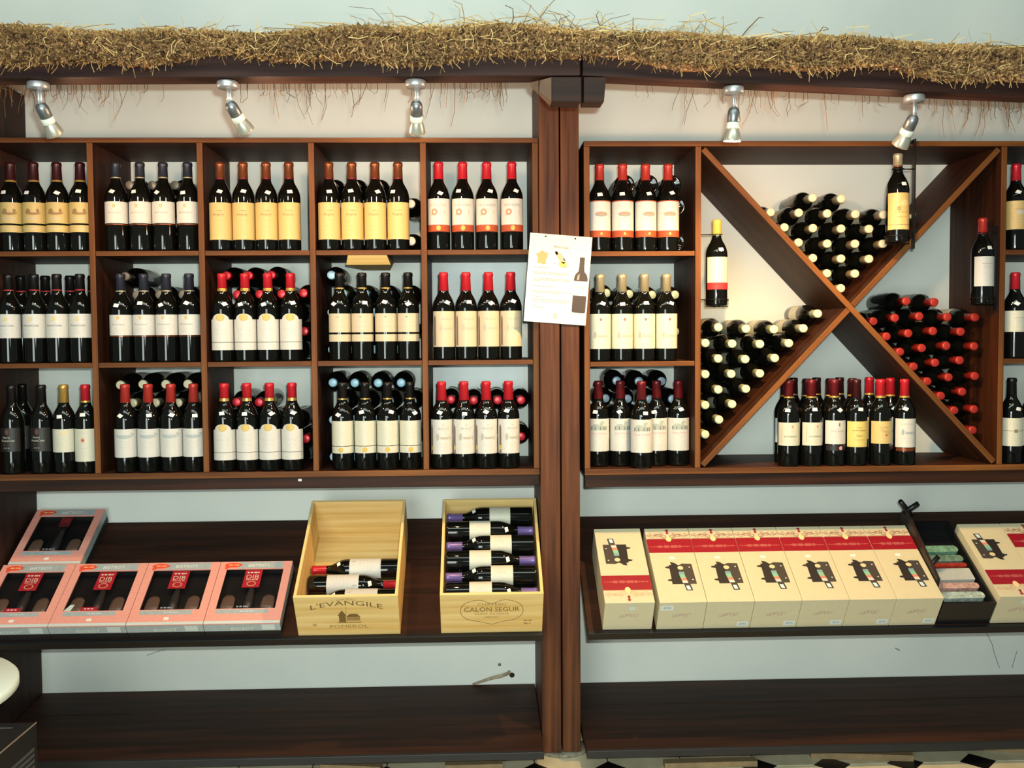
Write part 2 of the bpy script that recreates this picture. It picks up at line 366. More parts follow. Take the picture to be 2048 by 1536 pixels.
def pr_blackcap(fl):
    fl.dash(-0.002, 0.148, 0.010, 0.002, BLI, 1); fl.text('Monthélie', 0, 0.124, 0.009, LGR, 0.036, 0.3); fl.dash(0, 0.109, 0.034, 0.0015, LGR, 2)
def castle(fl, cx, z, s, c):
    fl.poly([(cx-0.026*s, z), (cx+0.028*s, z), (cx+0.028*s, z+0.005*s), (cx-0.026*s, z+0.005*s)], c)
    fl.rect(cx-0.010*s, cx+0.020*s, z+0.005*s, z+0.013*s, c); fl.poly([(cx-0.012*s, z+0.013*s), (cx+0.022*s, z+0.013*s), (cx+0.017*s, z+0.018*s), (cx-0.007*s, z+0.018*s)], c)
    fl.ell(cx-0.020*s, z+0.013*s, 0.006*s, 0.013*s, c); fl.ell(cx+0.027*s, z+0.009*s, 0.003*s, 0.007*s, c)
def pr_tower(fl):
    fl.rect(-0.044, -0.034, 0.050, 0.140, ink(120, 100, 84)); fl.poly([(-0.044, 0.140), (-0.034, 0.140), (-0.037, 0.150), (-0.041, 0.150)], ink(120, 100, 84))
    fl.text('REUILLET', 0.008, 0.139, 0.0065, GRY, 0.038); fl.dash(0.006, 0.128, 0.026, 0.0014, LGR, 5); castle(fl, 0.006, 0.098, 0.95, ink(176, 170, 154)); fl.dash(0.006, 0.086, 0.034, 0.0016, LGR, 1); fl.dash(0.006, 0.076, 0.028, 0.0016, LGR, 2)
def pr_tower2(fl):
    pr_tower(fl); fl.text('LES', 0.006, 0.151, 0.004, GRY, 0.008)
def pr_seal(fl):
    fl.ell(0.002, 0.143, 0.0045, 0.0050, ink(186, 100, 96)); fl.text('CHATEAU', 0, 0.128, 0.0045, LGR, 0.030); fl.text('LA BRIDANE', 0, 0.115, 0.0055, LGR, 0.044); castle(fl, 0.0, 0.078, 0.9, ink(168, 164, 146)); fl.dash(0, 0.068, 0.03, 0.0015, LGR, 1)
def pr_boat(fl):
    g = ink(168, 178, 176); fl.ell(0.002, 0.128, 0.030, 0.0125, g, t0=PI, t1=2*PI); fl.poly([(-0.028, 0.128), (0.032, 0.128), (0.034, 0.134), (0.022, 0.133), (-0.024, 0.131)], g)
    fl.line([(0.024, 0.134), (0.036, 0.128)], 0.0016, DGR); fl.dash(0, 0.106, 0.04, 0.0018, LGR, 4); fl.dash(0, 0.097, 0.046, 0.0014, LGR, 6); fl.dash(0, 0.088, 0.03, 0.0014, LGR, 7)
def pr_medal(fl):
    fl.text('MONTHAYES', 0, 0.140, 0.0075, ink(206, 202, 180), 0.050); fl.dash(0, 0.126, 0.036, 0.0016, LGR, 4); fl.dash(0, 0.113, 0.03, 0.0016, LGR, 5)
def pr_martin(fl):
    g = ink(164, 172, 164); d = ink(118, 124, 114)
    fl.rect(-0.028, 0.030, 0.128, 0.142, g); fl.ell(0.012, 0.148, 0.009, 0.012, g); fl.ell(-0.010, 0.143, 0.013, 0.007, g); fl.ell(0.020, 0.147, 0.006, 0.005, IVO, lift=0.0003)
    for a in (-0.027, -0.012, 0.006, 0.018, 0.027): fl.rect(a-0.002, a+0.002, 0.129, 0.140, d, lift=0.0003)
    fl.text('Château Martinens', 0, 0.117, 0.0062, PNK, 0.058); fl.dash(0, 0.106, 0.034, 0.0014, LGR, 2); fl.rect(-0.003, 0.003, 0.078, 0.092, ink(222, 206, 206)); fl.dash(0, 0.074, 0.044, 0.0012, LGR, 3)
def pr_dark(fl):
    g = ink(196, 190, 176)
    fl.ell(-0.002, 0.142, 0.006, 0.009, ink(96, 58, 34)); fl.text('Réserve', -0.004, 0.124, 0.0065, g, 0.024, 0.2); fl.text('MoutonCadet', 0, 0.113, 0.0075, g, 0.044); fl.poly([(-0.014, 0.104), (0.012, 0.104), (0.009, 0.096), (-0.010, 0.096)], ink(120, 84, 54)); fl.dash(-0.004, 0.088, 0.02, 0.004, ink(120, 114, 104), 3)
def pr_goldcap(fl):
    fl.ell(0.012, 0.138, 0.009, 0.007, ink(222, 204, 150)); fl.ell(-0.012, 0.134, 0.006, 0.006, ink(206, 208, 176)); fl.dash(-0.002, 0.116, 0.04, 0.002, LGR, 1); fl.dash(-0.006, 0.100, 0.03, 0.0016, LGR, 2)
def pr_redseal(fl):
    fl.text('MARGAUX', 0, 0.138, 0.006, LGR, 0.036); fl.ell(0.0, 0.112, 0.0065, 0.0075, RSTL, r_in=0.45); fl.ell(0, 0.112, 0.0025, 0.003, REDI); fl.dash(0, 0.085, 0.034, 0.002, LGR, 3); fl.dash(0, 0.07, 0.04, 0.0014, LGR, 4)
def pr_vin(fl):
    fl.line([(-0.03, 0.082), (-0.03, 0.142), (0.03, 0.142), (0.03, 0.082), (-0.03, 0.082)], 0.0012, BRN); fl.poly([(0.002, 0.142), (0.011, 0.142), (0.0065, 0.130)], RSTL)
    fl.dash(0, 0.122, 0.03, 0.0016, LGR, 2); fl.text('VIN DE BORDEAUX', 0, 0.104, 0.006, DGR, 0.046); fl.dash(0, 0.092, 0.034, 0.0013, LGR, 4)
def pr_baron(fl):
    fl.rect(0.001, 0.005, 0.138, 0.149, DGR); fl.text('Baron de Lestac', 0, 0.122, 0.0075, GRY, 0.050, 0.2); fl.dash(0, 0.112, 0.036, 0.0015, LGR, 2); fl.dash(0, 0.100, 0.03, 0.0014, LGR, 3)
def pr_yellow(fl):
    fl.dash(0, 0.132, 0.02, 0.002, BRN, 2); fl.dash(0, 0.122, 0.05, 0.003, BRN, 3); fl.text('Blaye', 0.0, 0.104, 0.009, BRN, 0.022, 0.35); fl.dash(0, 0.09, 0.04, 0.0014, BRN, 4)
def pr_swirl(fl):
    fl.dash(0, 0.132, 0.03, 0.002, BRN, 6); fl.text('Rosette', 0.004, 0.120, 0.010, ink(160, 140, 100), 0.034, 0.35, rot=-0.25); fl.ell(0.008, 0.106, 0.004, 0.003, RST); fl.dash(0, 0.09, 0.034, 0.0014, LGR, 2)
def pr_bluewhite(fl):
    fl.text('CLOS DU ROY', 0, 0.143, 0.0055, GRY, 0.042); castle(fl, 0, 0.105, 0.8, ink(150, 160, 166)); fl.dash(0, 0.095, 0.036, 0.002, LGR, 2); fl.dash(0, 0.083, 0.036, 0.0014, LGR, 3)
def pr_knot(fl):
    fl.rect(-0.045, 0.045, 0.1145, 0.1158, DGR); fl.rect(-0.006, 0.006, 0.109, 0.121, ink(140, 126, 96)); fl.dash(0, 0.138, 0.03, 0.0016, LGR, 2); fl.dash(0, 0.093, 0.036, 0.0016, LGR, 3)
def pr_plain(fl):
    fl.dash(0, 0.140, 0.036, 0.002, GRY, 2); fl.rect(-0.012, 0.012, 0.122, 0.134, LGR); fl.dash(0, 0.110, 0.044, 0.0016, LGR, 3); fl.dash(0, 0.098, 0.034, 0.0016, LGR, 4)
def pr_gold2(fl):
    fl.ell(-0.010, 0.112, 0.006, 0.007, BRN, r_in=0.4); fl.ell(0.010, 0.130, 0.014, 0.010, ink(222, 196, 140)); fl.text('RIVESALTES', 0.0, 0.100, 0.006, BRN, 0.044); fl.dash(0, 0.084, 0.036, 0.0015, BRN, 3); fl.rect(-0.05, 0.05, 0.0575, 0.059, DGR)
def pr_yellowcap(fl):
    fl.text('Prieuré', 0, 0.128, 0.008, LGR, 0.030, 0.3); fl.dash(0, 0.146, 0.03, 0.0016, LGR, 2); fl.dash(0, 0.106, 0.036, 0.0016, LGR, 3)
def pr_crate1(fl):
    fl.poly([(-0.045, 0.146), (0.02, 0.146), (0.018, 0.162), (0.0, 0.156), (-0.02, 0.163), (-0.045, 0.158)], GRY); fl.line([(-0.04, 0.152), (0.018, 0.152)], 0.003, DGR)
    for i, z in enumerate((0.130, 0.118, 0.106, 0.094)): fl.dash(0, z, 0.05, 0.002, LGR, i)
def pr_crate2(fl): fl.rect(-0.003, 0.003, 0.10, 0.13, LGR); fl.dash(0, 0.118, 0.05, 0.0016, LGR, 1)

W80 = R_B*math.radians(84)
SEAL = {'rust': (0.002, 0.073, 0.0075, 0.0085, GLD), 'oval': (0.004, 0.059, 0.004, 0.005, GLD), 'baron': (0.008, 0.0625, 0.0065, 0.0070, PNK), 'medal': (0.0, 0.070, 0.0085, 0.0088, GLD), 'tower2': (-0.039, 0.072, 0.006, 0.0085, GLD)}
def seal_me(key):
    fl = Flat(); fl.ell(*SEAL[key]); return fl.wrap(R_B, 0.0012).mesh('seal')
KIND = {}
def kind(key, caps, patches, pr): KIND[key] = dict(seal=seal_me(key) if key in SEAL else None, cap=capsule_me(caps), lab=label_me(patches) if patches else None, pr=print_me(pr) if pr else None)
kind('ship', [(0.232, 0.238, GOLD), (0.238, 0.298, DBURG)], [('rect', W80, 0.092, 0.162, OCH), ('rect', W80, 0.063, 0.086, OCH)], pr_ship)
kind('script', [(0.244, 0.248, SILV), (0.248, 0.298, NAVY)], [('rect', W80, 0.092, 0.164, WHT), ('rect', W80, 0.0865, 0.0895, BRONZE)], pr_script)
kind('cream', [(0.240, 0.246, BURG), (0.246, 0.298, BRONZE)], [('rect', W80, 0.036, 0.160, CRM)], pr_cream)
kind('rust', [(0.240, 0.298, RED)], [('rect', W80, 0.084, 0.172, WHT), ('rect', W80, 0.061, 0.0838, RST)], pr_rust)
kind('oval', [(0.242, 0.298, BRICK)], [('rect', W80, 0.070, 0.168, WHT), ('rect', W80, 0.0475, 0.0698, RST), ('rect', W80, 0.1682, 0.1715, RST)], pr_oval)
kind('mouton', [(0.243, 0.2465, REDI), (0.2465, 0.298, BLK)], [('rect', W80, 0.084, 0.164, WHT)], pr_mouton)
kind('script2', [(0.238, 0.242, SILV), (0.242, 0.298, NAVY)], [('rect', W80, 0.091, 0.160, WHT), ('rect', W80, 0.0865, 0.0890, BRONZE)], pr_script)
kind('arch', [(0.238, 0.248, GOLD), (0.248, 0.298, RED)], [('arch', R_B*math.radians(78), 0.039, 0.142, 0.0195, WHT)], pr_arch)
kind('blackcap', [(0.244, 0.248, GOLD), (0.248, 0.298, BLK)], [('rect', W80, 0.096, 0.160, BEI), ('rect', W80, 0.065, 0.0895, BEI)], pr_blackcap)
kind('tower', [(0.236, 0.298, RED)], [('rect', W80, 0.045, 0.166, BEI)], pr_tower)
kind('seal', [(0.238, 0.298, SILV)], [('rect', W80, 0.043, 0.162, IVO)], pr_seal)
kind('dark', [(0.240, 0.298, BLK)], [('rect', R_B*1.1, 0.076, 0.156, mat('dark_label', C3(30, 27, 26), 0.5))], pr_dark)
kind('goldcap', [(0.238, 0.298, GOLD)], [('rect', R_B*1.25, 0.072, 0.150, IVO)], pr_goldcap)
kind('redseal', [(0.238, 0.244, GOLD), (0.244, 0.298, RED)], [('rect', R_B*1.3, 0.040, 0.150, IVO)], pr_redseal)
kind('boat', [(0.236, 0.298, BRICK)], [('rect', W80, 0.052, 0.148, WHT)], pr_boat)
kind('medal', [(0.240, 0.244, GOLD), (0.244, 0.298, BLK)], [('rect', W80, 0.0835, 0.168, IVO), ('rect', W80, 0.058, 0.0815, IVO)], pr_medal)
kind('tower2', [(0.234, 0.298, RED)], [('rect', W80, 0.052, 0.170, WHT)], pr_tower2)
kind('martin', [(0.236, 0.298, BURG)], [('rect', W80, 0.054, 0.168, WHT)], pr_martin)
kind('vin', [(0.236, 0.241, GOLD), (0.241, 0.298, BURG)], [('rect', R_B*1.3, 0.072, 0.152, IVO)], pr_vin)
kind('baron', [(0.236, 0.242, GOLD), (0.242, 0.298, BURG)], [('rect', R_B*1.3, 0.076, 0.158, WHT), ('rect', R_B*1.2, 0.054, 0.072, mat('dark_label', C3(30, 27, 26), 0.5))], pr_baron)
kind('yellow', [(0.234, 0.298, DBURG)], [('rect', R_B*1.2, 0.065, 0.154, YEL)], pr_yellow)
kind('swirl', [(0.234, 0.241, GOLD), (0.241, 0.298, RED)], [('rect', R_B*1.25, 0.076, 0.154, CRM)], pr_swirl)
kind('bluewhite', [(0.234, 0.240, GOLD), (0.240, 0.298, RED)], [('rect', R_B*1.2, 0.062, 0.162, WHT), ('rect', R_B*1.1, 0.049, 0.060, BRONZE)], pr_bluewhite)
kind('burg_plain', [(0.236, 0.241, GOLD), (0.241, 0.298, DBURG)], [('rect', R_B*1.3, 0.074, 0.160, paper(206, 216, 220))], pr_plain)
kind('knot', [(0.240, 0.298, BLK)], [('rect', W80, 0.062, 0.160, IVO)], pr_knot)
kind('plainred', [(0.240, 0.298, RED)], [('rect', W80, 0.070, 0.168, CRM)], pr_plain)
kind('plainred2', [(0.240, 0.298, RED)], [('rect', W80, 0.092, 0.165, IVO)], pr_plain)
kind('gold2', [(0.252, 0.257, BRONZE), (0.257, 0.298, SILV)], [('rect', R_B*1.3, 0.042, 0.164, CRM)], pr_gold2)
kind('yellowcap', [(0.244, 0.298, foil(226, 196, 96, 0.4, 0.1))], [('rect', R_B*1.25, 0.080, 0.168, IVO), ('rect', R_B*1.25, 0.056, 0.0795, REDI)], pr_yellowcap)
kind('redwall', [(0.244, 0.298, BRICK)], [('rect', R_B*1.2, 0.062, 0.164, WHT)], pr_plain)
kind('crate1', [(0.248, 0.298, RED)], [('rect', R_B*1.35, 0.062, 0.168, WHT)], pr_crate1)
kind('crate2', [(0.244, 0.298, PINKV)], [('rect', R_B*1.35, 0.078, 0.150, IVO)], pr_crate2)
for key, m in (('l_white', foil(226, 222, 206, 0.45, 0.0)), ('l_green', foil(206, 214, 178, 0.45, 0.0)), ('l_red', RED), ('l_blue', foil(150, 190, 206, 0.4, 0.1)), ('l_grey', foil(132, 152, 168, 0.4, 0.1)), ('l_silver', foil(150, 162, 140, 0.4, 0.2)), ('l_dim', foil(120, 112, 98, 0.4, 0.1)), ('l_cream', foil(222, 212, 176, 0.4, 0.0)), ('l_brick', BRICK)):
    kind(key, [(0.240, 0.298, m)], [('rect', R_B*2.2, 0.06, 0.15, IVO)], None)

NAMES = ['wine_bottle']
def bottle(key, label, group, mtx, sticker=None, cat='bottle'):
    k = KIND[key]; t = tag(link('wine_bottle', None, mtx=mtx), label, cat, group)
    link('glass', GLASS_ME, t); link('capsule', k['cap'], t)
    if k['lab']:
        l = link('label', k['lab'], t)
        if k['pr']: link('print', k['pr'], l)
        if k['seal']: link('seal', k['seal'], l)
    if sticker: link('price_sticker', sticker_me(*sticker), t)
    return t
def rnd_sticker(): return (random.uniform(0.189, 0.199), math.radians(random.uniform(-26, 26)), random.uniform(-0.7, 0.7))
def cell_of(x):
    for X in (XL, XR):
        for a, c in zip(X, X[1:]):
            if a < x < c: return a+T, c-T
    return -9, 9
def stand(key, pxs, pymid, zs, label, group, y=-0.3285, rot=6, stick=True, off=0.0):
    out = []; last = None
    for px in pxs:
        x = aty(px, pymid, y).x
        if last is not None and x-last < 0.0766: x = last+0.0766
        last = x; out.append(x)
    lo, hi = cell_of(sum(out)/len(out)); r = R_B+0.0012
    for i in reversed(range(len(out))):
        top = hi-r if i == len(out)-1 else out[i+1]-0.0766
        out[i] = min(out[i], top)
    for i in range(len(out)):
        out[i] = max(out[i], lo+r if i == 0 else out[i-1]+0.0766)
    for x in out:
        a = math.radians(random.uniform(-rot, rot)+off)
        bottle(key, label, group, Matrix.Translation((x, y+random.uniform(-0.0015, 0.0015), zs+0.0004)) @ Matrix.Rotation(a, 4, 'Z'), rnd_sticker() if stick else None)
G = 'standing bottles in the racks'
z1, z2, z3 = ZL['s1'], ZL['s2'], ZL['b']; q1, q2, q3 = ZR['s1'], ZR['s2'], ZR['b']
# top shelf
stand('ship', [25, 72, 118, 163], 430, z1, 'dark red-capped bottle with ochre two-piece ship label standing on a top shelf', 'ochre ship-label bottles', off=8)
stand('script', [234, 282, 326, 377], 430, z1, 'grey-capped bottle with white script label standing on a top shelf', 'white script-label bottles, top shelf')
stand('cream', [442, 488, 534, 579], 440, z1, 'bronze-capped bottle with tall cream label, plain wall behind it, top shelf', 'tall cream-label bottles against the bare wall')
stand('cream', [659, 705, 751, 797], 440, z1, 'bronze-capped bottle with tall cream label, lying bottles behind it, top shelf', 'tall cream-label bottles before lying ones')
stand('rust', [878, 926, 974, 1024], 420, z1, 'red-capped bottle with rust band and gold medal on its white label', 'rust-banded bottles with medal')
stand('oval', [1196, 1245, 1291, 1336], 430, q1, 'brick-red-capped bottle with oval emblem and rust band on its label', 'oval-emblem bottles')
# middle shelf
stand('mouton', [19, 70, 115, 157], 640, z2, 'black-capped bottle with white label reading MoutonCadet in the front row beside the dark post', 'front black-capped white-label bottles', stick=False, off=6)
stand('mouton', [44, 93, 143, 184], 640, z2, 'black-capped bottle half hidden in the row behind the MoutonCadet bottles', 'rear black-capped white-label bottles', y=-0.245, stick=False)
stand('script2', [243, 288, 331, 377], 640, z2, 'grey-capped bottle with white script label standing on a middle shelf', 'white script-label bottles, middle shelf')
stand('arch', [446, 490, 535, 579], 650, z2, 'red-capped bottle with gold medallion arch label standing on a middle shelf', 'gold-medallion bottles, middle shelf')
stand('blackcap', [680, 725, 772, 816], 640, z2, 'black-capped bottle with beige two-piece label standing on a middle shelf', 'beige two-piece label bottles')
stand('tower', [888, 932, 977, 1021], 650, z2, 'red-capped bottle with beige castle label before a silvery sheet, middle shelf', 'beige castle-label bottles', off=3)
stand('seal', [1198, 1241, 1283, 1326], 650, q2, 'silver-capped bottle with ivory label and small red seal', 'silver-capped bottles')
# bottom shelf
stand('dark', [25], 850, z3, 'all-black bottle with dark grey label standing in the front row beside the post', 'black bottles in front', stick=False, rot=2)
stand('dark', [84], 850, z3, 'all-black bottle with dark grey label next to the gold-capped bottle', None, stick=False, rot=2)
stand('dark', [47], 840, z3, 'all-black bottle standing behind the other black bottles', None, y=-0.245, stick=False, rot=2)
stand('goldcap', [129], 860, z3, 'gold-capped bottle with yellowish label beside the black bottles', None, rot=2)
stand('redseal', [173], 860, z3, 'red and gold capped bottle with ivory label and round red seal', None, rot=2)
stand('boat', [255, 299, 343, 388], 870, z3, 'brick-capped bottle with grey boat drawing on its white label', 'boat-label bottles', off=5)
stand('arch', [450, 495, 539, 584], 870, z3, 'red-capped bottle with gold medallion arch label standing on a bottom shelf', 'gold-medallion bottles, bottom shelf')
stand('medal', [686, 731, 776, 821], 870, z3, 'black-capped bottle with ivory label and gold medal strip', 'ivory medal-label bottles')
stand('tower2', [884, 926, 970, 1016], 870, z3, 'red-capped bottle with white castle label and gold seal before a silvery sheet, bottom shelf', 'white castle-label bottles', off=3)
stand('martin', [1197, 1241, 1313, 1356], 870, q3, 'burgundy-capped bottle with grey castle engraving in the row along the compartment back', 'castle-engraving bottles', y=-0.284)
stand('martin', [1283], 870, q3, 'burgundy-capped bottle with castle engraving standing in front of its row', None, y=-0.3395)
stand('plainred', [2031], 430, q1, 'red-capped bottle with tall cream label on the top shelf beyond the diagonal cross', None)
stand('plainred2', [2029], 640, q2, 'red-capped bottle with short ivory label on the middle shelf beyond the diagonal cross', None)
stand('knot', [2022, 2064], 860, q3, 'black-capped bottle with ivory label and square knot emblem', 'knot-emblem bottles')
# bottles under the crossing
yb = -0.318
stand('vin', [1577, 1622], 870, q3, 'burgundy-capped bottle with framed label reading VIN DE BORDEAUX', 'framed-label bottles under the cross', y=-0.332)
stand('baron', [1668], 870, q3, 'burgundy-capped bottle with white script label and round pink seal', None, y=-0.332)
stand('yellow', [1712], 870, q3, 'dark-capped bottle with yellow label under the diagonal cross', None, y=-0.332)
stand('swirl', [1760], 870, q3, 'red and gold capped bottle with cream swirl label under the diagonal cross', None, y=-0.332, stick=False)
stand('bluewhite', [1808], 870, q3, 'bright red-capped bottle with bluish white label at the end of the row under the cross', None, y=-0.332)
stand('burg_plain', [1570, 1613], 860, q3, 'burgundy-capped bottle in the second row behind the framed-label bottles', 'second-row bottles behind the framed labels', y=-0.252)
stand('burg_plain', [1660, 1704], 860, q3, 'burgundy-capped bottle in the second row behind the pink-seal bottle', 'second-row bottles behind the pink seal', y=-0.252)
stand('bluewhite', [1780], 860, q3, 'red-capped bottle with bluish label half hidden behind the end bottle', None, y=-0.252)
stand('burg_plain', [1586, 1632, 1678], 850, q3, 'very dark-capped bottle in the back row under the cross', 'back-row bottles under the cross', y=-0.172, stick=False)
stand('swirl', [1738], 850, q3, 'red-capped bottle hidden behind the cream swirl-label bottle', None, y=-0.170, stick=False)

# lying bottles: neck towards the shop
def lay(key, x, z, label, group, r=R_B, flip=False, sc=1.0, length=0.2835):
    k = length/H_B; tip = -length-0.0008
    m = Matrix.Translation((x, tip if flip else -0.0008, z)) @ Matrix.Rotation(-PI/2 if flip else PI/2, 4, 'X') @ Matrix.Rotation(random.uniform(0, 6.28), 4, 'Z') @ Matrix.Diagonal((sc, sc, k, 1))
    return bottle(key, label, group, m)
R_L = 0.0369
def spread(P, lo, hi, zs):
    for it in range(120):
        for i in range(len(P)):
            for j in range(i):
                d = P[i]-P[j]; L = d.length
                if L < 2*R_L+0.0006:
                    d = d/(L or 1e-6)*(2*R_L+0.0008-L)/2; P[i] += d; P[j] -= d
        for p in P:
            p.x = min(max(p.x, lo+R_L+0.0012), hi-R_L-0.0012); p.y = max(p.y, zs+R_L+0.0004)
    return P
def stack(key, zs, rows, label, group, flip=False, x_lim=None, length=0.2835):
    P = []
    for k, pxs in rows:
        z = zs+R_L+0.0006+k*0.0640
        for px in pxs:
            P.append(Vector((aty(px, 768+(1.26-z)*560, -0.284).x, z)))
    for p in spread(P, x_lim[0], x_lim[1], zs): lay(key, p.x, p.y, label, group, flip=flip, sc=(R_L-0.0011)/R_B, length=length)
def lim(i): return (XL[i]+T, XL[i+1]-T)
LR = (XR[0]+T, XR[1]-T)
stack('l_dim', z1, [(0, [236, 282, 328, 374]), (1, [259, 304, 349]), (2, [236, 282, 328, 374]), (3, [259, 304, 349])], 'dark bottle lying behind the grey-capped script bottles on the top shelf', 'lying bottles behind the top-shelf script labels', x_lim=lim(1))
stack('l_white', z1, [(0, [686, 732, 778, 824]), (1, [663, 709, 755]), (2, [686, 732, 778, 824]), (3, [663, 709, 755])], 'white-capped bottle lying behind the tall cream-label bottles', 'lying bottles behind the cream labels', x_lim=lim(3))
stack('l_dim', q1, [(0, [1212, 1258, 1304, 1350]), (1, [1235, 1281, 1327]), (2, [1212, 1258, 1304, 1350]), (3, [1250, 1297, 1343])], 'bottle lying base outward behind the oval-emblem bottles', 'lying bottles behind the oval emblems', flip=True, x_lim=LR)
stack('l_dim', z2, [(0, [250, 296, 342, 388]), (1, [273, 319, 365]), (2, [250, 296, 342, 388]), (3, [273, 319, 365]), (4, [250])], 'dark bottle lying behind the grey-capped script bottles on the middle shelf', 'lying bottles behind the middle-shelf script labels', x_lim=lim(1))
stack('l_red', z2, [(0, [451, 497, 543, 589]), (1, [474, 519, 563, 609]), (2, [451, 497, 543, 589]), (3, [474, 519, 563, 609]), (4, [453, 497, 543])], 'red-capped bottle lying behind the gold-medallion bottles on the middle shelf', 'lying bottles behind the middle-shelf medallions', x_lim=lim(2))
stack('l_blue', z2, [(0, [662, 706, 751, 797]), (1, [685, 729, 774, 819]), (2, [662, 706, 751, 797]), (3, [685, 729, 774, 819]), (4, [663])], 'light-blue-capped bottle lying behind the beige two-piece label bottles', 'lying bottles behind the beige labels', x_lim=lim(3))
stack('l_silver', q2, [(0, [1189, 1234, 1280, 1327]), (1, [1211, 1257, 1304, 1350]), (2, [1189, 1234, 1280, 1327]), (3, [1211, 1257, 1304, 1350])], 'silver-green-capped bottle lying behind the silver-capped bottles', 'lying bottles behind the silver caps', x_lim=LR)
stack('l_cream', z3, [(0, [240, 285, 330, 375]), (1, [266, 311, 356]), (2, [240, 285, 330, 375]), (3, [266, 311, 356]), (4, [240, 284, 330, 374])], 'white-capped bottle lying behind the boat-label bottles', 'lying bottles behind the boat labels', x_lim=lim(1))
stack('l_red', z3, [(0, [449, 495, 541, 588]), (1, [472, 517, 564, 611]), (2, [449, 495, 541, 588]), (3, [472, 517])], 'red-capped bottle lying behind the gold-medallion bottles on the bottom shelf', 'lying bottles behind the bottom-shelf medallions', x_lim=lim(2))
stack('l_blue', z3, [(0, [662, 708, 755, 802]), (1, [685, 731, 778, 824]), (2, [662, 708, 755, 802]), (3, [685, 731, 778, 824]), (4, [664, 709, 756, 802])], 'light-blue-capped bottle lying behind the ivory medal-label bottles', 'lying bottles behind the medal labels', x_lim=lim(3))
stack('l_red', z3, [(0, [877, 923, 970, 1017]), (1, [900, 947, 995, 1042]), (2, [877, 923, 970, 1017]), (3, [900, 947, 995, 1042])], 'red-capped bottle lying behind the white castle-label bottles', 'lying bottles behind the castle labels', x_lim=lim(4))
def shift(l, d): return [a+d for a in l]
stack('l_grey', q3, [(0, [1190, 1236, 1282, 1328]), (1, [1213, 1258, 1304, 1350]), (2, [1190, 1236, 1282, 1328]), (3, [1213, 1258, 1304, 1350]), (4, [1236, 1282, 1328])], 'grey-blue-capped bottle lying behind the castle-engraving bottles', 'lying bottles behind the castle engravings', x_lim=LR, length=0.240)

# lying bottles in the diagonal cross (neck tips read from the photograph)
def zoomed(l, ox, oy): return [(ox+x/3.0206, oy+y/3.0206) for x, y in l]
top_pts = zoomed([(768, 383), (943, 387), (515, 470), (685, 473), (858, 477), (1027, 482), (1197, 487), (1377, 485), (600, 560), (772, 565), (943, 568), (1110, 572), (1285, 572), (685, 652), (857, 660), (1027, 660), (1200, 655), (775, 743), (940, 752), (1113, 750), (860, 835), (1027, 840), (945, 925)], 1370, 270)
left_pts = zoomed([(805, 143), (200, 230), (370, 235), (540, 238), (718, 232), (115, 322), (285, 327), (455, 327), (630, 322), (195, 418), (365, 420), (545, 412), (108, 510), (275, 512), (455, 505), (190, 605), (370, 598), (105, 698), (283, 690), (193, 780), (105, 870)], 1370, 580)
right_pts = zoomed([(1340, 70), (1510, 75), (1140, 190), (1270, 170), (1415, 160), (1585, 163), (1755, 165), (1220, 278), (1350, 265), (1500, 250), (1665, 255), (1305, 372), (1435, 355), (1580, 340), (1745, 343), (1380, 460), (1515, 445), (1660, 430), (1470, 550), (1590, 530), (1760, 520), (1548, 635), (1675, 620), (1635, 725), (1730, 722), (1738, 850)], 1370, 580)
R_X = 0.0355; SCX = (R_X-0.0008)/R_B
def relax(pts, side):
    P = [Vector((v.x, v.z)) for v in (aty(x, y, -0.284) for x, y in pts)]
    sA = Vector((dA.z, -dA.x)); sB = Vector((-dB.z, dB.x))    # normals: towards upper right / upper left
    c = Vector((XC, ZC)); m = T+R_X+0.0008
    for it in range(160):
        for i in range(len(P)):
            for j in range(i):
                d = P[i]-P[j]; L = d.length
                if L < 2*R_X+0.0004:
                    d = d/(L or 1e-6)*(2*R_X+0.0005-L)/2; P[i] += d; P[j] -= d
        for p in P:
            a = (p-c).dot(sA if sA.y > 0 else -sA); bb = (p-c).dot(sB if sB.y > 0 else -sB)
            nA = sA if sA.y > 0 else -sA; nB = sB if sB.y > 0 else -sB
            wa = 1 if side in ('top', 'right') else -1; wb = 1 if side in ('top', 'left') else -1
            if a*wa < m: p += nA*wa*(m-a*wa)
            if bb*wb < m: p += nB*wb*(m-bb*wb)
            p.x = min(max(p.x, XA+R_X+0.001), XB-R_X-0.001)
    return P
for key, pts, side, lab, grp in (('l_cream', top_pts, 'top', 'cream-capped bottle lying in the top notch of the diagonal cross', 'bottles in the top notch of the cross'),
                                 ('l_green', left_pts, 'left', 'pale-green-capped bottle lying in the diagonal cross beside the compartments', 'pale-capped bottles in the cross'),
                                 ('l_brick', right_pts, 'right', 'brick-red-capped bottle lying in the diagonal cross', 'red-capped bottles in the cross')):
    for p in relax(pts, side): lay(key, p.x, p.y, lab, grp, sc=SCX)

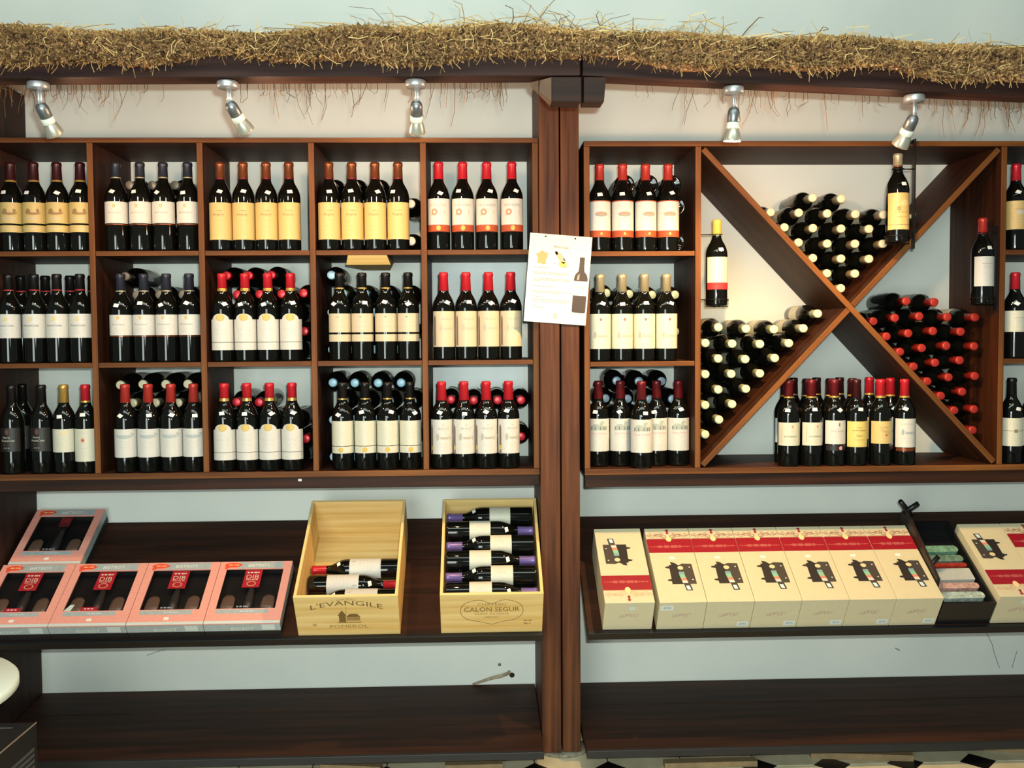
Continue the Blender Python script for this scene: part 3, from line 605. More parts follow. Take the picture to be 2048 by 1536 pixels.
# bottles in wire holders on the cross
def holder(key, px, py_base, y, blabel, hlabel, wall_x):
    p = aty(px, py_base, y); z = p.z; x = p.x
    if abs(wall_x-x) < 0.048: x = wall_x-math.copysign(0.048, wall_x-x)
    bottle(key, blabel, None, Matrix.Translation((x, y, z)), (0.194, math.radians(12), 0.1))
    t = thing('bottle_holder', hlabel, 'bracket', (x, y, z))
    s = 1 if wall_x > x else -1; d = wall_x-x
    b = MB(); b.box(min(d, d-s*0.004), max(d, d-s*0.004), -0.010, 0.010, -0.02, 0.27); part('back_strip', b, M_WIRE, t)
    def ring(r, zz): return [(r*math.cos(a*PI/12), r*math.sin(a*PI/12), zz) for a in range(24)]
    b = MB(); b.tube(ring(0.0185, 0.247), 0.0018, 6, closed=True); b.tube([(s*0.0185, 0, 0.247), (d-s*0.003, 0, 0.247)], 0.0022, 6); part('neck_ring', b, M_WIRE, t)
    b = MB(); b.tube(ring(0.0405, 0.022), 0.0018, 6, closed=True); b.tube([(s*0.0405, 0, 0.022), (d-s*0.003, 0, 0.022)], 0.0022, 6)
    b.tube([(-0.0405, 0, 0.022), (-0.0405, 0, -0.0026), (0.0405, 0, -0.0026), (0.0405, 0, 0.022)], 0.0018, 6); b.tube([(0, -0.0405, 0.022), (0, -0.0405, -0.0026), (0, 0.0405, -0.0026), (0, 0.0405, 0.022)], 0.0018, 6)
    part('base_cradle', b, M_WIRE, t)
    return t
holder('yellowcap', 1433, 612, -0.30, 'yellow-capped bottle with red-banded white label in a wire holder', 'black wire holder carrying the yellow-capped bottle', XR[1]+T)
holder('redwall', 1967, 609, -0.345, 'red-capped bottle with white label in a wire holder above the red-capped lying bottles', 'black wire holder carrying the red-capped bottle', XR[2]-T-0.0008)
hx = aty(1822, 400, -0.395).x
h = holder('gold2', 1794, 486, -0.42, 'silver-capped bottle with tall cream label hanging in front of the cross', 'black wire holder hanging in front of the top notch of the cross', hx)
hz = h.location.z
b = MB(); b.box(hx-0.004-h.location.x, hx-h.location.x, 0.010, 0.046, 0.10, 0.118); b.box(hx-0.004-h.location.x, hx-h.location.x, 0.0, 0.0495, ZR['tb']-hz+0.002, ZR['tb']-hz+0.014)
b.box(hx-0.004-h.location.x, hx-h.location.x, -0.010, 0.010, 0.2702, ZR['tb']-hz+0.014); part('hanging_arm', b, M_WIRE, h)

# ------------------------------------------------------------------ notice on the post
TL, TR, BL = aty(1057, 463, -0.392), aty(1184, 473, -0.392), aty(1048, 644, -0.392)
t = thing('notice', 'white laminated wine notice with maps and a bottle picture pinned on the post', 'poster', mtx=Matrix.Translation((TL+(TR-TL)/2+(BL-TL)/2)+Vector((0, -0.0006, 0))) @ Matrix.Rotation(-math.atan2(TR.z-TL.z, TR.x-TL.x), 4, 'Y'))
b = MB(); b.box(-0.105, 0.105, -0.0006, 0.0006, -0.1485, 0.1485); part('sheet', b, mat('laminated_paper', C3(212, 208, 194), rough=0.35), t)
fl = Flat()
fl.text('MoutonCadet', 0.005, 0.108, 0.0095, BLI, 0.052); fl.ell(0.004, 0.126, 0.003, 0.006, ink(222, 208, 170))
tan = ink(166, 154, 104)
fr = [(-0.060, 0.094), (-0.050, 0.086), (-0.042, 0.088), (-0.040, 0.072), (-0.046, 0.060), (-0.043, 0.050), (-0.056, 0.045), (-0.062, 0.050), (-0.074, 0.048), (-0.073, 0.066), (-0.077, 0.076), (-0.082, 0.081), (-0.070, 0.083)]
fl.poly(fr, tan)
fl.poly([(-0.018, 0.092), (0.0, 0.090), (0.014, 0.072), (0.024, 0.060), (0.014, 0.052), (-0.006, 0.070)], ink(206, 160, 136)); fl.poly([(0.0, 0.060), (0.024, 0.058), (0.027, 0.042), (0.008, 0.040), (-0.002, 0.050)], ink(216, 202, 96))
fl.poly([(0.010, 0.078), (0.028, 0.068), (0.026, 0.060), (0.014, 0.066)], ink(200, 188, 206)); fl.poly([(-0.018, 0.092), (-0.010, 0.094), (-0.006, 0.084), (-0.012, 0.080)], ink(120, 96, 120)); fl.ell(-0.016, 0.052, 0.003, 0.003, ink(140, 140, 170))
for i, (z, w, o) in enumerate(((0.036, 0.05, -0.058), (0.020, 0.122, -0.022), (0.015, 0.118, -0.024), (-0.001, 0.122, -0.022), (-0.006, 0.122, -0.022), (-0.010, 0.026, -0.070), (-0.027, 0.078, -0.044), (-0.043, 0.13, -0.018), (-0.048, 0.09, -0.038), (-0.062, 0.036, -0.065), (-0.071, 0.124, -0.021), (-0.078, 0.118, -0.024), (-0.090, 0.016, -0.075), (-0.098, 0.052, -0.057))):
    fl.dash(o, z, w, 0.0026, ink(148, 146, 136), i)
fl.line([(-0.086, 0.042), (0.046, 0.042), (0.046, -0.108), (-0.086, -0.108), (-0.086, 0.042)], 0.0008, ink(214, 210, 200))
dk = ink(62, 52, 48); bx = 0.077
fl.poly([(bx-0.023, -0.104), (bx-0.019, -0.1075), (bx+0.019, -0.1075), (bx+0.023, -0.104), (bx+0.023, 0.008), (bx+0.020, 0.020), (bx+0.010, 0.032), (bx+0.0085, 0.048), (bx+0.0085, 0.079), (bx-0.0085, 0.079), (bx-0.0085, 0.048), (bx-0.010, 0.032), (bx-0.020, 0.020), (bx-0.023, 0.008)], dk, )
fl.rect(bx-0.023, bx+0.023, -0.050, -0.001, ink(208, 206, 200), lift=-0.0004); fl.text('MoutonCadet', bx, -0.022, 0.005, GRY, 0.034, lift=-0.0008); fl.poly([(bx-0.014, 0.002), (bx-0.006, 0.002), (bx-0.005, 0.024), (bx-0.012, 0.018)], ink(150, 138, 128), lift=-0.0004)
fl.ell(0.0, -0.124, 0.0075, 0.010, ink(170, 166, 154), r_in=0.3); fl.dash(0, -0.138, 0.06, 0.0012, ink(214, 212, 204), 4)
o = link('print', fl.mesh('print'), t, loc=(0, -0.0011, 0))
for a in (-0.052, 0.048):
    b = MB(); b.lathe([(0.0, -0.001), (0.0028, -0.0008), (0.0028, 0.0012), (0.0, 0.002)], 10); part('pin', b, M_WIRE, t, loc=(a, -0.0012, 0.140), rot=(PI/2, 0, 0))

# ------------------------------------------------------------------ sloping display shelves
ZBK = 0.770; ZFR = 0.468; YFR = -0.50
TH = math.atan2(ZBK-ZFR, -YFR); SL = math.hypot(ZBK-ZFR, YFR)
ES = Vector((0, math.cos(TH), math.sin(TH))); EN = Vector((0, -math.sin(TH), math.cos(TH))); P0 = Vector((0, YFR, ZFR))
def on_shelf(px, py, n=0.0):
    d = ray(px, py); k = (P0+EN*n-CAM).dot(EN)/d.dot(EN); X = CAM+d*k; q = X-P0-EN*n
    return X.x, q.dot(ES)
def frame(x, s, n=0.0, a=0.0):
    o = P0+ES*s+EN*n; m = Matrix(((1, 0, 0, x), (0, ES.y, EN.y, o.y), (0, ES.z, EN.z, o.z), (0, 0, 0, 1)))
    return m @ Matrix.Rotation(a, 4, 'Z')
def slope_shelf(label, x0, x1):
    t = thing('display_shelf', label, 'shelf', mtx=frame((x0+x1)/2, 0)); w = (x1-x0)/2
    L = SL-0.012; n = 3; gap = 0.002; pw = (L-gap*(n-1))/n
    for i in range(n):
        board('plank', wood('x', 'shelf'), t, -w, w, i*(pw+gap), i*(pw+gap)+pw, -0.021, -0.0008, 0.0012)
    board('front_lip', mat('black_lip', (0.006, 0.006, 0.007, 1), rough=0.4), t, -w, w, -0.0145, -0.0004, -0.026, 0.003, 0.0015)
    return t
slope_shelf('sloping dark plank shelf carrying the pink boxes and wooden wine crates', -1.641, 0.212)
slope_shelf('sloping dark plank shelf carrying the white gift boxes', 0.362, 2.3)

# low benches
def bench(label, x0, x1):
    zb, zf, yf = 0.121, 0.076, -0.52
    th = math.atan2(zb-zf, -yf); t = thing('low_bench', label, 'bench', ((x0+x1)/2, yf, zf), (th, 0, 0)); w = (x1-x0)/2; L = math.hypot(zb-zf, yf)-0.006
    for i, (a, c) in enumerate(((0.0, 0.205), (0.207, 0.325), (0.327, L))): board('plank', wood('x', 'shelf'), t, -w, w, a, c, -0.022, -0.0008 - 0.001*(i == 1), 0.0012)
    board('front_lip', mat('dusty_black_lip', C3(26, 30, 34), rough=0.5), t, -w, w, -0.013, -0.0004, -0.024, 0.001, 0.0015)
    for sx in (-w+0.04, 0.0, w-0.04): board('support', wood('z', 'dark'), t, sx-0.02, sx+0.02, 0.24, 0.30, -0.094-0.0, -0.0228, 0)
    return t
bench('low dark plank bench under the crates, empty', -1.641, 0.212)
bench('low dark plank bench under the white gift boxes, empty', 0.355, 2.3)

# ------------------------------------------------------------------ wine crates and their bottles
CW, CL_, CH, CT = 0.334, 0.472, 0.178, 0.010
def crate(label, x, s, art, st):
    t = thing('wine_crate', label, 'crate', mtx=frame(x, s)); w = CW/2
    p = wood('x', 'pine'); py_ = wood('y', 'pine')
    fb = board('front_board', p, t, -w, w, 0, CT, 0.001, CH, 0.001); board('back_board', p, t, -w, w, CL_-CT, CL_, 0.001, CH, 0.001)
    for q in (-1, 1): board('side_board', py_, t, min(q*w, q*(w-CT)), max(q*w, q*(w-CT)), CT+0.0003, CL_-CT-0.0003, 0.001, CH-0.001, 0.001)
    for i in range(3):
        a = CT+0.0005+i*(CL_-2*CT)/3; board('bottom_plank', p, t, -w+CT+0.0004, w-CT-0.0004, a, a+(CL_-2*CT)/3-0.002, 0.001, 0.008, 0)
    fl = Flat(); st(fl); link('stamp', fl.mesh('stamp'), fb, loc=(0, -CT/2-0.0006, -(CH+0.001)/2))
    fl = Flat(); art(fl); link('print', fl.mesh('print'), fb, loc=(0, -CT/2-0.0006, -(CH+0.001)/2))
    return t
SB = ink(120, 92, 46); SB2 = ink(160, 128, 74)
def art_e(fl):
    fl.text('CHATEAU', 0.0, 0.163, 0.0075, SB2, 0.062, arch=0.003); fl.text("L'EVANGILE", 0.0, 0.130, 0.021, SB, 0.232, arch=0.020)
    fl.rect(-0.028, -0.006, 0.062, 0.092, SB); fl.poly([(-0.032, 0.092), (-0.002, 0.092), (-0.017, 0.116)], SB); fl.rect(-0.004, 0.040, 0.068, 0.086, SB2); fl.poly([(-0.006, 0.086), (0.042, 0.086), (0.030, 0.100), (0.008, 0.100)], SB)
    fl.rect(-0.034, 0.044, 0.058, 0.063, SB2); fl.line([(-0.003, 0.100), (-0.003, 0.135)], 0.0012, SB2)
def st_e(fl): fl.text('POMEROL', 0.002, 0.042, 0.014, SB2, 0.125); fl.dash(-0.105, 0.05, 0.022, 0.012, ink(196, 160, 96), 4)
def art_c(fl):
    pts = []
    for i in range(0, 61):
        a = 2*PI*i/60; q = math.sin(a); c_ = math.cos(a)
        x = 0.102*(abs(q)**0.55)*(1 if q >= 0 else -1); pts.append((x, 0.104+0.050*c_*(1.0 if c_ < 0 else 1.0) + (0.0 if c_ < 0 else -0.020*max(0, 1-abs(x)/0.035)) - (0.014*(max(0, 1-abs(x)/0.04)) if c_ < 0 else 0)))
    fl.line(pts, 0.0018, SB); fl.text('CHATEAU', 0.0, 0.133, 0.010, SB2, 0.092); fl.text('CALON SEGUR', 0.0, 0.110, 0.020, SB, 0.180); fl.text('SAINT-ESTEPHE', 0, 0.089, 0.008, SB2, 0.112); fl.text('MEDOC', 0, 0.074, 0.0075, SB2, 0.045)
def st_c(fl): fl.dash(0.118, 0.056, 0.026, 0.006, SB2, 5); fl.dash(0.116, 0.042, 0.022, 0.006, SB2, 6)
xa = on_shelf(601, 1268)[0]; xb = on_shelf(798, 1268)[0]; cxL = (xa+xb)/2
xa = on_shelf(890, 1263)[0]; xb = on_shelf(1086, 1259)[0]; cxR = (xa+xb)/2-0.008
crate("open pine wine crate printed L'EVANGILE holding three bottles", cxL, 0.002, art_e, st_e)
crate('open pine wine crate printed CALON SEGUR full of bottles', cxR, 0.002, art_c, st_c)
def crate_bottle(key, cx, s, n, d, label, group=None, roll=0.0):
    # bottle lying across the crate; d=+1: neck to +x
    k = 0.304/H_B
    m = frame(cx-d*0.152, s, n) @ Matrix.Rotation(d*PI/2, 4, 'Y') @ Matrix.Rotation(-d*(PI/2-roll), 4, 'Z') @ Matrix.Diagonal((0.985, 0.985, k, 1))
    return bottle(key, label, group, m, (0.205, 0.3, 0.3))
nC = 0.1345
for i in range(6):
    d = -1 if i % 2 == 1 else 1     # from the front board backwards
    crate_bottle('crate2', cxR, 0.0502+i*0.0742, nC, d, 'violet-capped bottle lying in the CALON SEGUR crate, neck to the %s' % ('timber post' if d > 0 else "L'EVANGILE crate"), 'crate bottles with necks to the %s' % ('post' if d > 0 else 'other crate'), roll=0.35)
    crate_bottle('crate2', cxR, 0.0502+i*0.0742, nC-0.0835, -d, 'bottle in the lower layer of the CALON SEGUR crate', 'lower-layer crate bottles')
crate_bottle('crate1', cxL, 0.257, 0.047, -1, 'red-capped bottle lying across the back of the half-empty crate, neck to the pink boxes', None, roll=0.4)
crate_bottle('crate1', cxL, 0.181, 0.047, 1, 'red-capped bottle lying in the middle of the half-empty crate, neck turned the other way', None, roll=0.3)
crate_bottle('crate1', cxL, 0.1065, 0.054, -1, 'bottle lying against the front board of the half-empty crate', None, roll=0.5)

# ------------------------------------------------------------------ pink gift boxes
PW, PL, PN = 0.2465, 0.286, 0.060
M_PINK = mat('pink_check_card', C3(232, 150, 138), rough=0.45, col2=C3(240, 172, 152), scale=220)
M_GREYC = mat('silver_card', C3(168, 178, 178), rough=0.4, var=0.08, scale=60)
M_CLEAR = bpy.data.materials.new('clear_window'); M_CLEAR.use_nodes = True
nt = M_CLEAR.node_tree; nt.nodes.remove(nt.nodes['Principled BSDF'])
tr = nt.nodes.new('ShaderNodeBsdfTransparent'); gl = nt.nodes.new('ShaderNodeBsdfGlossy'); gl.inputs['Roughness'].default_value = 0.08; mx = nt.nodes.new('ShaderNodeMixShader'); mx.inputs[0].default_value = 0.05
nt.links.new(tr.outputs[0], mx.inputs[1]); nt.links.new(gl.outputs[0], mx.inputs[2]); nt.links.new(mx.outputs[0], nt.nodes['Material Output'].inputs['Surface'])
INK_RED = mat('box_red', C3(176, 34, 48), rough=0.4)
def pink_box(label, x, s, variant, group=None):
    t = thing('gift_box', label, 'box', mtx=frame(x, s, 0.0012), group=group); w = PW/2
    b = MB(); b.box(-w, w, 0, PL, 0.0, 0.026); part('tray', b, mat('black_card', C3(30, 26, 26), rough=0.6, var=0.2, scale=50), t)
    wa, wb, sa, sb = -w+0.026, w-0.026, 0.066, PL-0.036     # window opening
    b = MB(); h0, h1 = PN-0.004, PN
    for (a0, a1, c0, c1) in ((-w, wa, 0, PL), (wb, w, 0, PL), (wa, wb, 0, sa), (wa, wb, sb, PL)): b.box(a0, a1, c0, c1, h0, h1)
    lid = part('lid', b, M_PINK, t)
    b = MB()
    for (a0, a1, c0, c1) in ((-w, w, 0, 0.003), (-w, w, PL-0.003, PL), (-w, -w+0.003, 0.0032, PL-0.0032), (w-0.003, w, 0.0032, PL-0.0032)): b.box(a0, a1, c0, c1, 0.0262, PN-0.0042)
    part('side_band', b, M_GREYC, t)
    b = MB(); b.add([(wa, sa, PN-0.002), (wb, sa, PN-0.002), (wb, sb, PN-0.002), (wa, sb, PN-0.002)], [(0, 1, 2, 3)]); part('window', b, M_CLEAR, t)
    b = MB(); b.box(wa-0.01, wb+0.01, sa-0.01, sb+0.01, 0.0262, 0.0272); part('insert', b, M_BLACK, t)
    # moulded contents: bottle opener body, red card, two brown knobs
    b = MB(); mx_ = Matrix.Translation((0, sa+0.004, 0.0425)) @ Matrix.Rotation(-PI/2, 4, 'X')
    b.lathe([(0.0, 0), (0.014, 0.001), (0.015, 0.03), (0.0135, 0.07), (0.010, 0.085), (0.009, sb-sa-0.01), (0.0, sb-sa-0.008)], 16, mtx=mx_); part('bottle_stopper', b, mat('dark_rubber', C3(44, 40, 40), rough=0.4), t)
    fl = Flat(); fl.rect(-0.032, 0.026, 0.10, 0.182, INK_RED); fl.text('DIB', -0.003, 0.150, 0.018, ink(214, 196, 170), 0.042, lift=-0.0004); fl.ell(-0.003, 0.118, 0.016, 0.012, ink(196, 150, 110), r_in=0.75, lift=-0.0004); fl.dash(-0.003, 0.170, 0.042, 0.006, ink(222, 206, 190), 3, lift=-0.0004); fl.dash(-0.003, 0.136, 0.04, 0.004, ink(210, 170, 150), 4, lift=-0.0004)
    if variant != 'back': 
        c = link('card', fl.mesh('card'), t, mtx=Matrix.Translation((0, 0, 0.0585-0.001)) @ Matrix(((1, 0, 0, 0), (0, 0, 1, sa-0.002+0.0), (0, -1, 0, 0), (0, 0, 0, 1))))
        c.location.z = 0.0552; c.location.y = sb-0.184
    else:
        fl = Flat(); fl.rect(-0.02, 0.02, 0, 0.05, mat('dim_red_card', C3(96, 26, 34), 0.5)); fl.text('DIB', 0, 0.03, 0.02, REDI, 0.03, lift=-0.0003)
        link('card', fl.mesh('card'), t, mtx=Matrix(((1, 0, 0, 0), (0, 0, 1, sb-0.054), (0, -1, 0, 0.0552), (0, 0, 0, 1))).copy())
        c = t.children[-1]
    for q in (-1, 1):
        b = MB(); b.lathe([(0.0, 0), (0.020, 0.001), (0.023, 0.012), (0.021, 0.05), (0.012, 0.062), (0.0, 0.064)], 16, mtx=Matrix.Translation((q*0.066, sa+0.006, 0.0506-0.001)) @ Matrix.Rotation(-PI/2, 4, 'X') @ Matrix.Diagonal((1, 0.28, 1, 1)))
        part('brown_knob', b, mat('brown_plastic', C3(96, 74, 62), rough=0.3), t)
    # prints lying on the lid (local plane x, s)
    def on_lid(fl, nm, z=PN+0.0004): return link(nm, fl.mesh(nm), lid, mtx=Matrix(((1, 0, 0, 0), (0, 0, 1, 0), (0, -1, 0, z), (0, 0, 0, 1))))
    fl = Flat(); fl.rect(-w+0.062, w-0.030, PL-0.034, PL-0.002, M_GREYC); fl.text('BISTROT', 0.012, PL-0.020, 0.013, ink(236, 236, 216), 0.074, lift=-0.0004); fl.ell(-w+0.046, PL-0.018, 0.030, 0.011, mat('orange_splash', C3(238, 84, 52), 0.4), lift=-0.0006); fl.line([(-w+0.02, PL-0.034), (-w+0.05, PL-0.012)], 0.010, mat('orange_splash', C3(238, 84, 52), 0.4), lift=-0.0008)
    fl.dash(-w+0.048, PL-0.018, 0.034, 0.005, ink(250, 190, 140), 2, lift=-0.0010)
    on_lid(fl, 'header_print'); fl = Flat()
    fl.rect(-w+0.03, w-0.046, 0.044, 0.062, M_GREYC); fl.dash(0.01, 0.053, 0.05, 0.004, ink(206, 214, 208), 2, lift=-0.0004)
    on_lid(fl, 'footer_print'); fl = Flat(); fl.rect(-w, w, 0.0, 0.012, mat('card_white', C3(206, 214, 208), 0.5)); on_lid(fl, 'edge_print')
    if variant in ('red', 'plain', 'back', 'chip'):
        fl = Flat(); fl.rect(-0.008, 0.008, 0.020, 0.032, M_WHITE); on_lid(fl, 'price_sticker', PN+0.0007)
    fl = Flat()
    if variant in ('red', 'chip'): fl.poly([(-0.045, 0.068), (0.012, 0.068), (0.010, 0.084), (-0.040, 0.084)], INK_RED); fl.dash(-0.017, 0.076, 0.03, 0.006, ink(222, 180, 180), 3, lift=-0.0004)
    else: fl.dash(-0.012, 0.076, 0.04, 0.006, ink(150, 152, 156), 3)
    if variant == 'chip': fl.poly([(-w+0.027, 0.067), (-w+0.050, 0.067), (-w+0.056, 0.095), (-w+0.042, 0.095)], ink(198, 210, 200), lift=-0.0006)
    on_lid(fl, 'window_print', PN-0.0014)
    fl = Flat(); fl.rect(-w, w, PN-0.034, PN-0.0045, M_GREYC); fl.text('BISTROT', 0.0, PN-0.024, 0.012, ink(222, 224, 206), 0.074, lift=-0.0005); fl.rect(w-0.060, w-0.018, PN-0.030, PN-0.006, mat('card_white', C3(206, 214, 208), 0.5), lift=-0.0004)
    link('front_print', fl.mesh('front_print'), t, loc=(0, -0.0004, 0))
    return t
px0 = -1.6395+PW/2
pitch = 0.2485
pink_box('pink windowed gift box printed BISTROT in the front row against the dark post', px0, 0.004, 'red')
pink_box('pink windowed gift box with a torn pale chip in the corner of its window', px0+pitch, 0.004, 'chip')
pink_box('pink windowed gift box between the torn-window box and the end box', px0+2*pitch, 0.004, 'plain')
pink_box("pink windowed gift box without price sticker, next to the L'EVANGILE crate", px0+3*pitch, 0.004, 'end')
pink_box('pink windowed gift box lying alone behind the row, against the wall', px0+0.012, 0.2925, 'back')

# ------------------------------------------------------------------ white gift boxes
BL_, BN = 0.356, 0.126
M_CARD = mat('cream_card', C3(206, 197, 164), rough=0.5, var=0.02, scale=40)
M_BAND = mat('red_band', C3(150, 24, 40), rough=0.4)
def white_box(label, x0, x1, s, rev, sticker, group=None):
    w = (x1-x0)/2; t = thing('gift_box', label, 'box', mtx=frame((x0+x1)/2, s, 0.0012), group=group)
    b = MB(); b.box(-w, w, 0, BL_, 0, BN); o = part('carton', b, M_CARD, t); bevel(o, 0.0015)
    # seam of the lid flap at the far end
    k = w/0.078
    def Y(s_): return BL_-s_ if rev else s_
    def X(a): return -a if rev else a
    fl = Flat(); b0, b1 = 0.232, 0.300
    def R(a0, a1, s0, s1, m, lift=0.0):
        p, q = sorted((X(a0), X(a1))); c, d = sorted((Y(s0), Y(s1))); fl.rect(p, q, c, d, m, lift=lift)
    R(-w, w, b0, b1, M_BAND); fl.dash(0, Y(0.262), 0.9*2*w*0.6, 0.012, ink(186, 92, 84), 3, lift=-0.0003); fl.dash(0, Y(0.262), 2*w*0.9, 0.004, ink(186, 92, 84), 8, lift=-0.0003)
    link('band', fl.mesh('band'), t, mtx=Matrix(((1, 0, 0, 0), (0, 0, 1, 0), (0, -1, 0, BN+0.0003), (0, 0, 0, 1))))
    fl = Flat(); oc = ink(206, 178, 140) if rev else ink(166, 132, 112); od = ink(150, 40, 46)
    # scroll ornament across the band edge
    for sgn in (-1, 1):
        for j, (a, r) in enumerate(((0.016, 0.011), (0.036, 0.010), (0.055, 0.008), (0.068, 0.006))):
            fl.ell(X(sgn*a*k), Y(0.313+0.005*(j % 2)), r*k, r*0.8, oc, r_in=0.62, n=14); fl.ell(X(sgn*(a+0.006)*k), Y(0.326-0.004*(j % 2)), r*0.6*k, r*0.5, oc, r_in=0.5, n=12)
        fl.line([(X(sgn*0.004*k), Y(0.300)), (X(sgn*0.030*k), Y(0.322)), (X(sgn*0.072*k), Y(0.316))], 0.0028, oc)
    R(-0.074*k, 0.074*k, 0.3000, 0.303, oc, -0.0003)
    fl.ell(0, Y(0.300), 0.010, 0.014, ink(236, 206, 150), lift=-0.0004, n=12); fl.poly([(X(-0.005), Y(0.325)), (X(0.005), Y(0.325)), (X(0.003), Y(0.340)), (X(0.007), Y(0.344)), (0, Y(0.350)), (X(-0.007), Y(0.344)), (X(-0.003), Y(0.340))], od, lift=-0.0004)
    link('ornament', fl.mesh('ornament'), t, mtx=Matrix(((1, 0, 0, 0), (0, 0, 1, 0), (0, -1, 0, BN+0.0006), (0, 0, 0, 1))))
    # picture: black opener set with a small coloured bottle
    fl = Flat(); dk = ink(62, 56, 50); d2 = ink(34, 30, 28); cx = 0.014
    def P(pts, m, lift=0.0): fl.poly([(X(a), Y(s_)) for a, s_ in pts], m, lift)
    P([(cx-0.036, 0.082), (cx+0.046, 0.082), (cx+0.044, 0.176), (cx+0.012, 0.178), (cx+0.002, 0.172), (cx-0.034, 0.172)], dk)
    P([(cx-0.036, 0.082), (cx-0.002, 0.082), (cx-0.004, 0.172), (cx-0.034, 0.172)], d2, -0.0003)
    for s_ in (0.098, 0.158): P([(cx-0.050, s_), (cx-0.034, s_-0.004), (cx-0.034, s_+0.008), (cx-0.046, s_+0.006)], d2, -0.0002)
    P([(cx-0.026, 0.172), (cx-0.004, 0.172), (cx-0.014, 0.182), (cx-0.028, 0.186)], d2, -0.0002)
    fl.ell(X(cx+0.003), Y(0.157), 0.010, 0.009, ink(216, 200, 156), n=10, lift=-0.0005)
    P([(cx-0.006, 0.126), (cx+0.012, 0.126), (cx+0.012, 0.138), (cx-0.006, 0.138)], ink(120, 160, 170), -0.0005); P([(cx-0.004, 0.110), (cx+0.014, 0.110), (cx+0.012, 0.126), (cx-0.006, 0.126)], ink(130, 190, 150), -0.0005)
    P([(cx-0.002, 0.098), (cx+0.016, 0.098), (cx+0.014, 0.110), (cx-0.004, 0.110)], ink(222, 130, 110), -0.0005); P([(cx+0.000, 0.086), (cx+0.018, 0.086), (cx+0.016, 0.098), (cx-0.002, 0.098)], ink(220, 206, 196), -0.0005)
    P([(cx+0.006, 0.052), (cx+0.028, 0.052), (cx+0.024, 0.082), (cx+0.002, 0.082)], ink(54, 56, 52), -0.0003); P([(cx+0.010, 0.056), (cx+0.022, 0.056), (cx+0.019, 0.074), (cx+0.007, 0.074)], ink(206, 222, 230), -0.0006)
    for a, s_ in ((0.034, 0.160), (0.036, 0.102)): fl.ell(X(cx+a), Y(s_), 0.003, 0.003, ink(206, 206, 196), n=8, lift=-0.0004)
    fl.dash(X(-0.048), Y(0.115), 0.02, 0.008, ink(222, 196, 160), 5)
    link('picture', fl.mesh('picture'), t, mtx=Matrix(((1, 0, 0, 0), (0, 0, 1, 0), (0, -1, 0, BN+0.0004), (0, 0, 0, 1))))
    fl = Flat(); g = ink(196, 172, 150)
    for i in range(5): fl.ell((i-2)*0.012*k, 0.062+0.004*((i*7) % 3), 0.008, 0.006, g, r_in=0.7, n=12)
    fl.line([(-0.03, 0.056), (0.0, 0.070), (0.034, 0.074)], 0.0018, g); link('front_scroll', fl.mesh('front_scroll'), t, loc=(0, -0.0004, 0))
    fl = Flat()
    if sticker == 'square': fl.rect(0.0, 0.020, 0.092, 0.108, ink(206, 216, 204))
    elif sticker == 'left': fl.rect(-w+0.006, -w+0.048, 0.090, 0.112, ink(214, 222, 216)); fl.text('4095', -w+0.027, 0.101, 0.010, ink(120, 136, 150), 0.026, lift=-0.0004)
    else: fl.rect(w-0.046, w-0.008, 0.010, 0.032, ink(214, 222, 216)); fl.text('4095', w-0.027, 0.021, 0.009, ink(120, 136, 150), 0.024, lift=-0.0004)
    link('barcode_sticker', fl.mesh('barcode_sticker'), t, loc=(0, -0.0005, 0))
    if not rev:
        fl = Flat(); fl.rect(-0.012, 0.006, 0.200, 0.212, M_WHITE); link('price_sticker', fl.mesh('price_sticker'), t, mtx=Matrix(((1, 0, 0, 0), (0, 0, 1, 0), (0, -1, 0, BN+0.0004), (0, 0, 0, 1))))
    return t
white_box('cream gift box turned with its red band to the front, beside the post', 0.411, 0.575, 0.004, True, 'square')
xw = 0.590; pw = 0.1572
for i in range(6):
    lab = {0: 'cream gift box with its barcode sticker high on the front face', 5: 'cream gift box next to the open black case, at the end of the row'}.get(i, 'cream gift box with red band, %s counted from the turned box beside the post' % ('', 'second', 'third', 'fourth', 'fifth', '')[i])
    white_box(lab, xw+i*pw, xw+(i+1)*pw-0.0012, 0.002, False, 'left' if i == 0 else 'right', 'row of six cream gift boxes')
x8 = on_shelf(1985, 1190, BN)[0]; x8 = max(x8, 1.722)
white_box('cream gift box turned with its red band to the front, beside the open black case', x8, x8+0.155, 0.004, True, 'square')
white_box('cream gift box at the far end of the shelf beyond the open black case', x8+0.157, x8+0.312, 0.004, False, 'right')

# open black case of wine tools
xk0, xk1 = xw+6*pw+0.004, x8-0.004; wk = (xk1-xk0)/2
t = thing('tool_case', 'open black case of wine tools between the cream gift boxes', 'case', mtx=frame((xk0+xk1)/2, 0.004, 0.0012))
KL, KN = 0.405, 0.098
b = MB(); wt = 0.007
b.box(-wk, wk, 0, KL, 0, 0.06); b.box(-wk, wk, 0, wt, 0.0602, KN); b.box(-wk, wk, KL-wt, KL, 0.0602, KN); b.box(wk-wt, wk, wt+0.0002, KL-wt-0.0002, 0.0602, KN); b.box(-wk, -wk+wt, wt+0.0002, KL-wt-0.0002, 0.0602, KN)
o = part('tray', b, M_BLACK, t)
b = MB(); b.hexa([(-wk, 0.07, KN+0.0005), (-wk+0.012, 0.07, KN+0.0005), (-wk+0.012, KL, KN+0.0005), (-wk, KL, KN+0.0005), (-wk-0.004, 0.07, KN+0.045), (-wk+0.006, 0.07, KN+0.045), (-wk+0.006, KL, KN+0.075), (-wk-0.004, KL, KN+0.075)]); part('lid', b, mat('dark_leather', C3(40, 28, 24), 0.5, var=0.3, scale=30), t)
